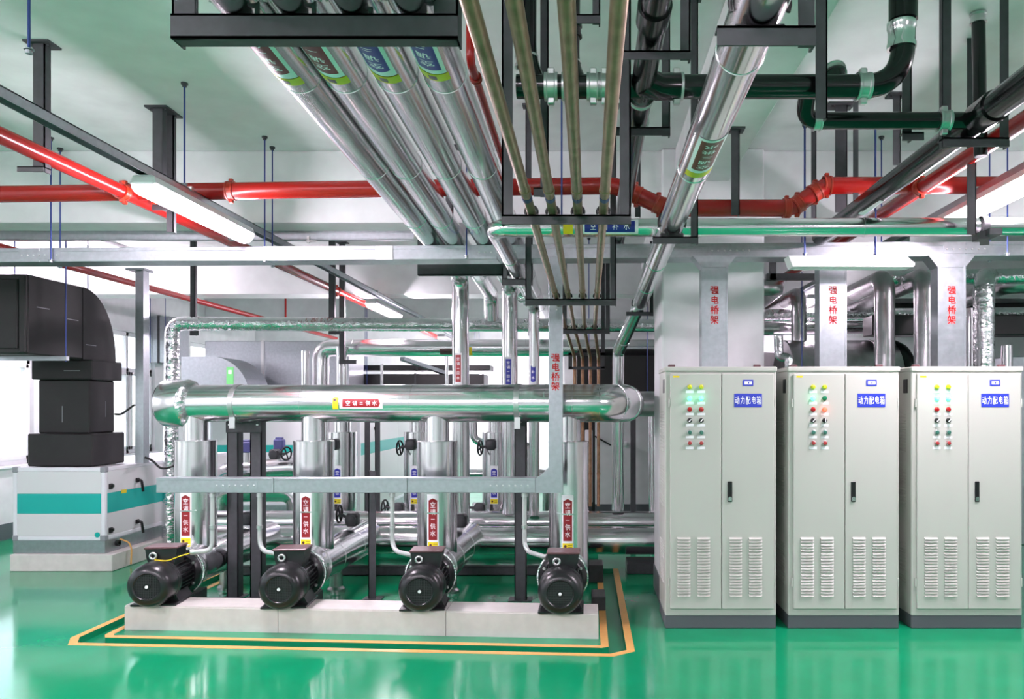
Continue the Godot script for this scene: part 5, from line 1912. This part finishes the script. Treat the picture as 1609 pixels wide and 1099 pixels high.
func build_right_background() -> void:
	# the tank with the black dished end
	var t := thing("pressure_tank", "wide silver clad tank with a black dished end behind the cabinets", "tank", W(2.6, 1.2, 8.6))
	var y := 1.80
	var x0 := 2.208
	var x1 := 3.398
	var mb := MB.new()
	mb.lathe(W(x0, y, 8.8), Vector3.RIGHT, [[0.0, 0], [0.52, 0.0], [0.53, 0.01], [0.53, x1 - x0]], 48)
	part(mb, "shell", M.silver_old, t)
	var eb := MB.new()
	eb.lathe(W(x1, y, 8.8), Vector3.RIGHT, [[0.535, 0], [0.53, 0.06], [0.49, 0.14], [0.40, 0.21], [0.25, 0.26], [0, 0.275]], 48)
	part(eb, "dished_end", M.rubber, t)
	for s in [0.25, 0.95]:
		var sb := MB.new()
		sb.lathe(W(x0 + s, y, 8.8), Vector3.RIGHT, [[0.529, 0], [0.534, 0.002], [0.534, 0.014], [0.529, 0.016]], 48)
		part(sb, "seam_band", M.silver_old, t)
	for x in [x0 + 0.25, x1 - 0.25]:
		var lb := MB.new()
		lb.span(W(x - 0.08, 0, 8.6), W(x + 0.08, 1.32, 9.0), 0.005)
		part(lb, "saddle", M.steel, t)
	# pipes that come forward under the ceiling and drop behind the cabinets
	var drops := [[2.87, 7.5, 0.096, 2.82, "silver pipe bending down behind the gap of the middle and outer cabinets"], [3.172, 7.3, 0.096, 2.80, "silver pipe bending down just behind the flared tray"]]
	for q in drops:
		var x: float = q[0]
		pipe("insulated_pipe", q[4], "pipe", [W(x + 0.1, q[3], 10.5), W(x, q[3], q[1]), W(x, 0.0, q[1])], q[2], M.silver_old, {"bend": 0.16, "seams": 0.8, "group": "pipes behind the cabinets", "seg": 28})
	pipe("insulated_pipe", "silver pipe with foil jacket hanging behind the outermost cabinet", "pipe", [W(3.973, 2.86, 7.68), W(3.782, 2.80, 7.4), W(3.782, 0.0, 7.4)], 0.095, M.foil, {"bend": 0.15, "group": "pipes behind the cabinets", "seg": 32})
	pipe("insulated_pipe", "slim bright pipe beside the foil jacketed one", "pipe", [W(3.79, 2.55, 7.7), W(3.79, 0.0, 7.7)], 0.05, M.silver, {"group": "pipes behind the cabinets"})
	pipe("insulated_pipe", "slim pipe near the right edge of view behind the cabinets", "pipe", [W(4.272, 2.2, 7.9), W(4.272, 0.0, 7.9)], 0.055, M.silver, {"group": "pipes behind the cabinets"})
	pipe("insulated_pipe", "wrinkled foil pipe crossing level behind the column", "pipe", [W(0.9, 2.653, 9.2), W(5.2, 2.683, 9.2)], 0.075, M.foil, {"group": "pipes behind the cabinets"})
	pipe("insulated_pipe", "smooth silver pipe crossing level just below the foil one", "pipe", [W(0.9, 2.491, 9.1), W(5.2, 2.491, 9.1)], 0.075, M.silver, {"seams": 1.0, "group": "pipes behind the cabinets"})
	pipe("insulated_pipe", "silver pipe crossing above the others at the outer cabinets", "pipe", [W(2.893, 2.864, 7.75), W(4.6, 2.87, 7.65)], 0.075, M.foil, {"group": "pipes behind the cabinets"})
	var runs := [
		[[W(1.0, 2.80, 7.95), W(1.95, 2.80, 7.95), W(2.1, 2.80, 10.5)], 0.085, "upper silver pipe running away behind the middle tray"],
		[[W(2.38, 2.25, 8.75), W(2.38, 2.85, 8.75), W(2.36, 2.85, 10.5)], 0.085, "silver pipe rising from the tank's top and running away"],
		[[W(3.45, CEIL - 0.01, 8.5), W(3.45, 2.93, 8.55), W(3.55, 2.93, 10.5)], 0.08, "silver pipe running away high behind the outer cabinets"],
		[[W(5.9, 2.87, 8.15), W(4.45, 2.87, 8.15), W(4.6, 2.87, 10.5)], 0.10, "thick silver pipe running away at the right edge"],
	]
	for q in runs:
		pipe("insulated_pipe", q[2], "pipe", q[0], q[1], M.silver_old, {"seams": 0.7, "bend": 0.14, "group": "pipes behind the cabinets", "seg": 28})
	# small white elbow pipe at the gap between the first two cabinets
	pipe("valve_pipe", "small white bent pipe in the gap behind the first two cabinets", "pipe", [W(1.864, 2.271, 7.6), W(1.87, 2.058, 7.6), W(1.958, 2.058, 7.55), W(1.958, 1.2, 7.55)], 0.045, M.foil, {"bend": 0.08, "body": "tube"})
	rod("blue rod before the silver tank", 2.206, 8.0, CEIL, 1.9, {"group": "threaded rods"})
	# dark ducts further back
	var ducts := [
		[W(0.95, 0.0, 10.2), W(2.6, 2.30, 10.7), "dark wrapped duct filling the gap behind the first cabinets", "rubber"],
		[W(3.1, 2.36, 8.45), W(6.2, 2.58, 8.75), "long dark duct edge behind the outermost cabinet", "rubber"],
		[W(1.2, 2.72, 10.62), W(6.8, 3.0, 10.95), "dark duct under the ceiling behind the lights", "duct_wrap"],
		[W(4.816, 0.0, 8.8), W(6.0, 2.15, 9.8), "grey sheet metal casing at the right edge behind the cabinets", "galv"],
	]
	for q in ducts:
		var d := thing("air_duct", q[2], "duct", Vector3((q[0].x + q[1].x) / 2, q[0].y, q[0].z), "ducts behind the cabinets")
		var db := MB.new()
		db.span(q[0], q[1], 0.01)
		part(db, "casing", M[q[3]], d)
		for k in [0.33, 0.66]:
			var fb := MB.new()
			var x := lerpf(q[0].x, q[1].x, k)
			fb.span(Vector3(x - 0.015, q[0].y - 0.012, q[0].z + 0.012), Vector3(x + 0.015, q[1].y + 0.012, q[1].z - 0.012))
			part(fb, "joint_flange", M[q[3]], d)
	# frames behind the white column
	var k := thing("pipe_support", "black support bracket seen above the first cabinet beside the column", "bracket", W(1.62, 2.3, 6.9))
	var kb := MB.new()
	kb.span(W(1.59, 2.706, 6.9), W(2.073, 2.763, 6.95))
	kb.span(W(1.619, 2.706, 6.9), W(1.675, BEAM, 6.95))
	part(kb, "bracket", M.steel, k)


# ---------------------------------------------------------------- the back of the room

func build_back_room() -> void:
	# second pump row: blue labelled risers
	var blue := sticker("空调一供水", Color(0.16, 0.18, 0.62), "up")
	var xs := [-2.739, -1.897, -1.026]
	var said := ["blue labelled silver riser in the second row, behind the second pump", "blue labelled silver riser in the second row, half hidden by the third front riser", "blue labelled silver riser in the second row, with a black hand wheel"]
	for i in 3:
		var d := 8.6
		var x: float = xs[i]
		var t := thing("pump_riser", said[i], "pipe", W(x, 0.5, d), "risers of the second pump row")
		var sl := MB.new()
		sl.lathe(W(x, 0.52, d), Vector3.UP, [[0.0, 0.0], [0.155, 0.0], [0.155, 0.77], [0.15, 0.775], [0.09, 0.778]], 32)
		part(sl, "sleeve", M.silver, t)
		var nk := MB.new()
		nk.lathe(W(x, 1.29, d), Vector3.UP, [[0.09, 0.0], [0.09, 0.34]], 28)
		part(nk, "neck", M.silver, t)
		stick_on(t, W(x, 0.72, d), Vector3.UP, Vector3(-0.05, 0, 1), 0.155, 0.42, 0.09, blue)
		var eb := MB.new()
		eb.tube(rounded([W(x, 0.56, d), W(x, 0.36, d), W(x - 0.26, 0.36, d)], 0.2), 0.15, 28)
		part(eb, "elbow", M.silver, t)
		var fb := MB.new()
		fb.lathe(W(x - 0.05, 0, d), Vector3.UP, [[0.09, 0], [0.09, 0.015], [0.06, 0.03], [0.06, 0.24]], 16)
		part(fb, "foot", M.steel, t)
		var g := W(x - 0.035, 1.162, d - 0.2)
		handwheel(["grey valve gearbox on the second-row riser behind the second pump", "black hand wheel valve on the second-row riser half hidden", "black hand wheel valve on the second-row riser nearest the down-coming tray"][i], g + Vector3(-0.115, -0.035, 0.02), Vector3.ZERO if i == 0 else Vector3(0.98, 0, 0.2), g)
		var g2 := W(x - 0.142, 0.484, d - 0.30)
		handwheel(["low black hand wheel valve behind the second pump", "low black hand wheel valve between second and third pump", "low black hand wheel valve between third and last pump"][i], g2 + Vector3(-0.15, 0.01, 0), Vector3(0.98, 0, 0.2), g2)
	pipe("pump_header", "second silver header hidden behind the first, joining the blue labelled risers", "pipe", [W(-2.95, 1.62, 8.6), W(-0.6, 1.62, 8.6)], 0.14, M.silver, {"seams": 0.8})
	# stand of the second row
	var s := thing("pipe_stand", "slender black double-post stand in the second row between risers", "stand", W(-2.3, 0, 8.4))
	for x in [-2.406, -2.295]:
		var mb := MB.new()
		mb.span(W(x - 0.028, 0, 8.4), W(x + 0.028, 1.49, 8.41))
		mb.span(W(x - 0.028, 0, 8.4), W(x - 0.02, 1.49, 8.46))
		part(mb, "post", M.steel, s)
	var sb := MB.new()
	sb.span(W(-2.434, 1.40, 8.39), W(-2.268, 1.48, 8.40))
	part(sb, "cap_plate", M.steel, s)
	var s4 := thing("pipe_stand", "slim dark post on the floor by the partition wall", "stand", W(0.35, 0, 8.9))
	var mb4 := MB.new()
	mb4.span(W(0.483, 0.0, 8.9), W(0.542, 1.6, 8.96))
	part(mb4, "post", M.steel, s4)
	pipe("insulated_pipe", "slim silver pipe with tapered foot beside the white column", "pipe", [W(0.691, 1.65, 8.4), W(0.691, 0.75, 8.4), W(0.712, 0.0, 8.4)], 0.045, M.silver, {"seams": 0.5})
	# foil pipe crossing the room and its upright at the left
	pipe("insulated_pipe", "wrinkled foil pipe crossing the room and dropping beside the air unit", "pipe", [W(0.9, 2.529, 9.1), W(-4.468, 2.465, 8.3), W(-4.502, 0.0, 8.3)], 0.075, M.foil, {"bend": 0.12, "seg": 32})
	# level silver pipe behind, with its drop at the left
	var t := pipe("insulated_pipe", "thick level silver pipe behind the foil one, bending down at one end", "pipe", [W(0.95, 2.328, 9.9), W(-3.43, 2.328, 9.9), W(-3.43, 0.0, 9.9)], 0.11, M.silver, {"bend": 0.16, "seams": 1.1, "seg": 32})
	var yb := MB.new()
	yb.decal(W(-1.524, 2.328, 9.9), Vector3.LEFT, Vector3(0, -0.6, 1), 0.11, 0.09, 0.12)
	part(yb, "yellow_tag", M.yellow, t)
	var lb := MB.new()
	lb.decal(W(-1.736, 2.328, 9.9), Vector3.LEFT, Vector3(0, -0.6, 1), 0.11, 0.30, 0.09)
	part(lb, "dark_label", M.motor_lid, t)
	for q in [[-3.573, 0.05, "thin upright silver pipe beside the galvanised duct"], [-3.138, 0.045, "upright silver pipe behind the second-row riser"], [-3.081, 0.03, "thinnest upright pipe behind the second-row riser"]]:
		var x: float = q[0]
		pipe("insulated_pipe", q[2], "pipe", [W(x, 2.33 if q[1] < 0.05 else 2.28, 9.75), W(x, 0.0, 9.75)], q[1], M.silver, {"group": "thin upright pipes"})
	# galvanised ducts
	var gd := thing("air_duct", "big galvanised duct behind the thin upright pipes", "duct", W(-4.75, 1.5, 11.9))
	for q in [[-5.906, -5.024], [-5.005, -3.692]]:
		var mb := MB.new()
		mb.span(W(q[0], 1.56, 11.9), W(q[1], 2.589, 12.7), 0.01)
		part(mb, "duct_section", M.galv, gd)
	var fl := MB.new()
	fl.span(W(-5.034, 1.56, 11.87), W(-4.99, 2.598, 11.9))
	part(fl, "joint_flange", M.zinc, gd)
	var ge := thing("air_duct", "galvanised duct elbow with a green tag near the foil upright", "duct", W(-5.2, 1.5, 10.8))
	var prof := PackedVector2Array([Vector2(-5.689, 1.50), Vector2(-5.689, 2.272), Vector2(-5.396, 2.281)])
	for i in 11:
		var a := PI / 2 * (1.0 - i / 10.0)
		prof.append(Vector2(-5.289 + 0.551 * cos(a), 1.70 + (2.281 - 1.70) * sin(a)))
	prof.append(Vector2(-4.738, 1.50))
	var em := MB.new()
	em.prism(prof, Transform3D(Basis(), W(0, 0, 11.5)), 0.7)
	part(em, "elbow", M.galv, ge)
	var tg := MB.new()
	tg.span(W(-5.058, 1.89, 10.795), W(-4.96, 2.13, 10.80))
	part(tg, "green_tag", M.green_tag, ge)
	var pw := MB.new()
	pw.span(W(-5.031, 2.032, 10.793), W(-4.987, 2.086, 10.795))
	part(pw, "tag_window", M.paper, ge)
	# black wrapped ducts by the far wall
	var far := [
		[W(-4.066, 1.87, 13.0), W(-1.765, 2.126, 13.6), "low black duct before the back wall"],
		[W(-4.183, 2.2, 13.2), W(-1.684, 2.287, 13.7), "thin black duct above the low one before the back wall"],
		[W(-0.148, 1.496, 9.3), W(0.852, 2.192, 9.9), "black wrapped duct behind the turning-down copper lines"],
		[W(-0.341, 0.0, 10.1), W(0.083, 1.75, 10.4), "tall black duct between the last riser and the slim silver pipe"],
		[W(-6.844, 2.26, 12.0), W(-6.509, 2.98, 12.6), "grey shadowed duct by the window wall"],
	]
	for q in far:
		var d := thing("air_duct", q[2], "duct", Vector3((q[0].x + q[1].x) / 2, q[0].y, q[0].z), "ducts at the back")
		var db := MB.new()
		db.span(q[0], q[1], 0.01)
		part(db, "casing", M.rubber if q[2] != "grey shadowed duct by the window wall" else M.galv, d)
		var fb := MB.new()
		var x := lerpf(q[0].x, q[1].x, 0.5)
		fb.span(Vector3(x - 0.015, q[0].y - 0.01, q[0].z + 0.01), Vector3(x + 0.015, q[1].y + 0.01, q[1].z - 0.01))
		part(fb, "joint_flange", M.steel, d)
		if q[0].y > 0.1:
			for k in [0.15, 0.85]:
				rod(("first" if k < 0.5 else "second") + " thin rod holding the " + q[2], lerpf(q[0].x, q[1].x, k), -q[0].z - 0.02, CEIL, q[0].y - 0.02, {"group": "threaded rods"})
	# a light bent duct arm and thin uprights before the back wall
	pipe("insulated_pipe", "thin upright pale pipe before the back wall", "pipe", [W(-3.37, 2.275, 12.6), W(-3.37, 0.0, 12.6)], 0.025, M.silver, {"group": "thin upright pipes"})
	pipe("insulated_pipe", "thin upright pale pipe near the red labelled drop", "pipe", [W(-2.313, 2.4, 12.6), W(-2.313, 0.0, 12.6)], 0.03, M.silver, {"group": "thin upright pipes"})
	var arm := thing("cable_tray", "short galvanised tray arm slanting before the back wall", "cable tray", W(-2.705, 2.233, 12.4))
	var ab := MB.new()
	ab.bar(W(-2.99, 2.346, 12.4), W(-2.455, 2.149, 13.2), 0.1, 0.06)
	part(ab, "tray_section", M.galv, arm)
	# valve pipework seen under the header between the stands
	var vx := -3.872
	var p := pipe("insulated_pipe", "low silver cross pipe with purple sensor seen between the stands", "pipe", [W(-4.487, 0.0, 9.4), W(-4.487, 0.781, 9.4), W(-3.443, 0.85, 9.4), W(-3.443, 0.0, 9.4)], 0.12, M.silver, {"seams": 0.5, "bend": 0.2})
	handwheel("small dark valve on the low cross pipe", W(-3.597, 1.017, 9.2), Vector3(0.9, 0, 0.4), W(-3.733, 1.01, 9.2))
	for q in [[-3.74, 1.116], [-4.132, 1.085]]:
		var ac := thing("actuator", "purple valve actuator on the low cross pipe, " + ("right of the stand" if q[0] > -3.9 else "seen through the stand"), "actuator", W(q[0], 0.95, 9.35), "valve actuators")
		var am := MB.new()
		var c := W(q[0], q[1], 9.35)
		am.box(c, Vector3(0.115, 0.13, 0.10), Basis(), 0.012)
		am.box(c + Vector3(0, 0.075, 0), Vector3(0.08, 0.03, 0.07), Basis(), 0.008)
		part(am, "housing", M.purple, ac)
		var an := MB.new()
		an.tube([c + Vector3(0, -0.06, 0), Vector3(c.x, 0.9, c.z)], 0.025, 10)
		part(an, "stem", M.zinc, ac)
	pipe("insulated_pipe", "fat silver pipe end lying low behind the first pump", "pipe", [W(-4.249, 0.0, 8.9), W(-4.249, 0.62, 8.9), W(-3.333, 0.62, 8.9), W(-3.333, 0.0, 8.9)], 0.14, M.silver, {"seams": 0.4, "bend": 0.2})
	pipe("insulated_pipe", "level silver pipe behind the hand wheel near the down-coming tray", "pipe", [W(-1.58, 0.0, 9.6), W(-1.58, 0.74, 9.6), W(-0.514, 0.74, 9.6), W(-0.514, 0.0, 9.6)], 0.06, M.silver, {"bend": 0.1})
	pipe("insulated_pipe", "small bent silver pipe behind the third riser", "pipe", [W(-1.416, 1.6, 9.4), W(-1.4, 1.183, 9.4), W(-1.238, 1.106, 9.4), W(-0.735, 1.106, 9.4), W(-0.735, 0.0, 9.4)], 0.05, M.silver, {"bend": 0.07})
	var bx := thing("wall_socket", "small white box on the partition wall", "socket", W(0.524, 1.01, 10.98))
	var bm := MB.new()
	bm.box(W(0.524, 1.046, 10.975), Vector3(0.06, 0.07, 0.04), Basis(), 0.006)
	part(bm, "box", M.white, bx)
	var f := MB.new()
	f.box(W(0.524, 1.046, 10.952), Vector3(0.04, 0.045, 0.006), Basis(), 0.002)
	part(f, "face", M.panel, bx)
	pipe("cable", "black cable slanting on the partition wall", "cable", [W(0.09, 1.155, 10.97), W(0.315, 1.029, 10.97)], 0.012, M.cord, {"body": "cable", "seg": 6})
	# tall pale cabinet edge seen beside the last riser
	var tc := thing("equipment_cabinet", "narrow pale equipment cabinet behind the last front riser", "cabinet", W(0.007, 0.45, 9.0))
	var tb := MB.new()
	tb.span(W(-0.044, 0.459, 9.0), W(0.044, 1.296, 9.3), 0.006)
	part(tb, "body", M.panel, tc)
	var td := MB.new()
	td.span(W(-0.033, 0.474, 8.99), W(0.002, 1.281, 9.0))
	td.span(W(0.006, 0.474, 8.99), W(0.037, 1.281, 9.0))
	part(td, "door", M.panel_frame, tc)
	var tf := MB.new()
	tf.span(W(-0.037, 0, 9.02), W(0.037, 0.459, 9.28))
	part(tf, "stand", M.steel, tc)
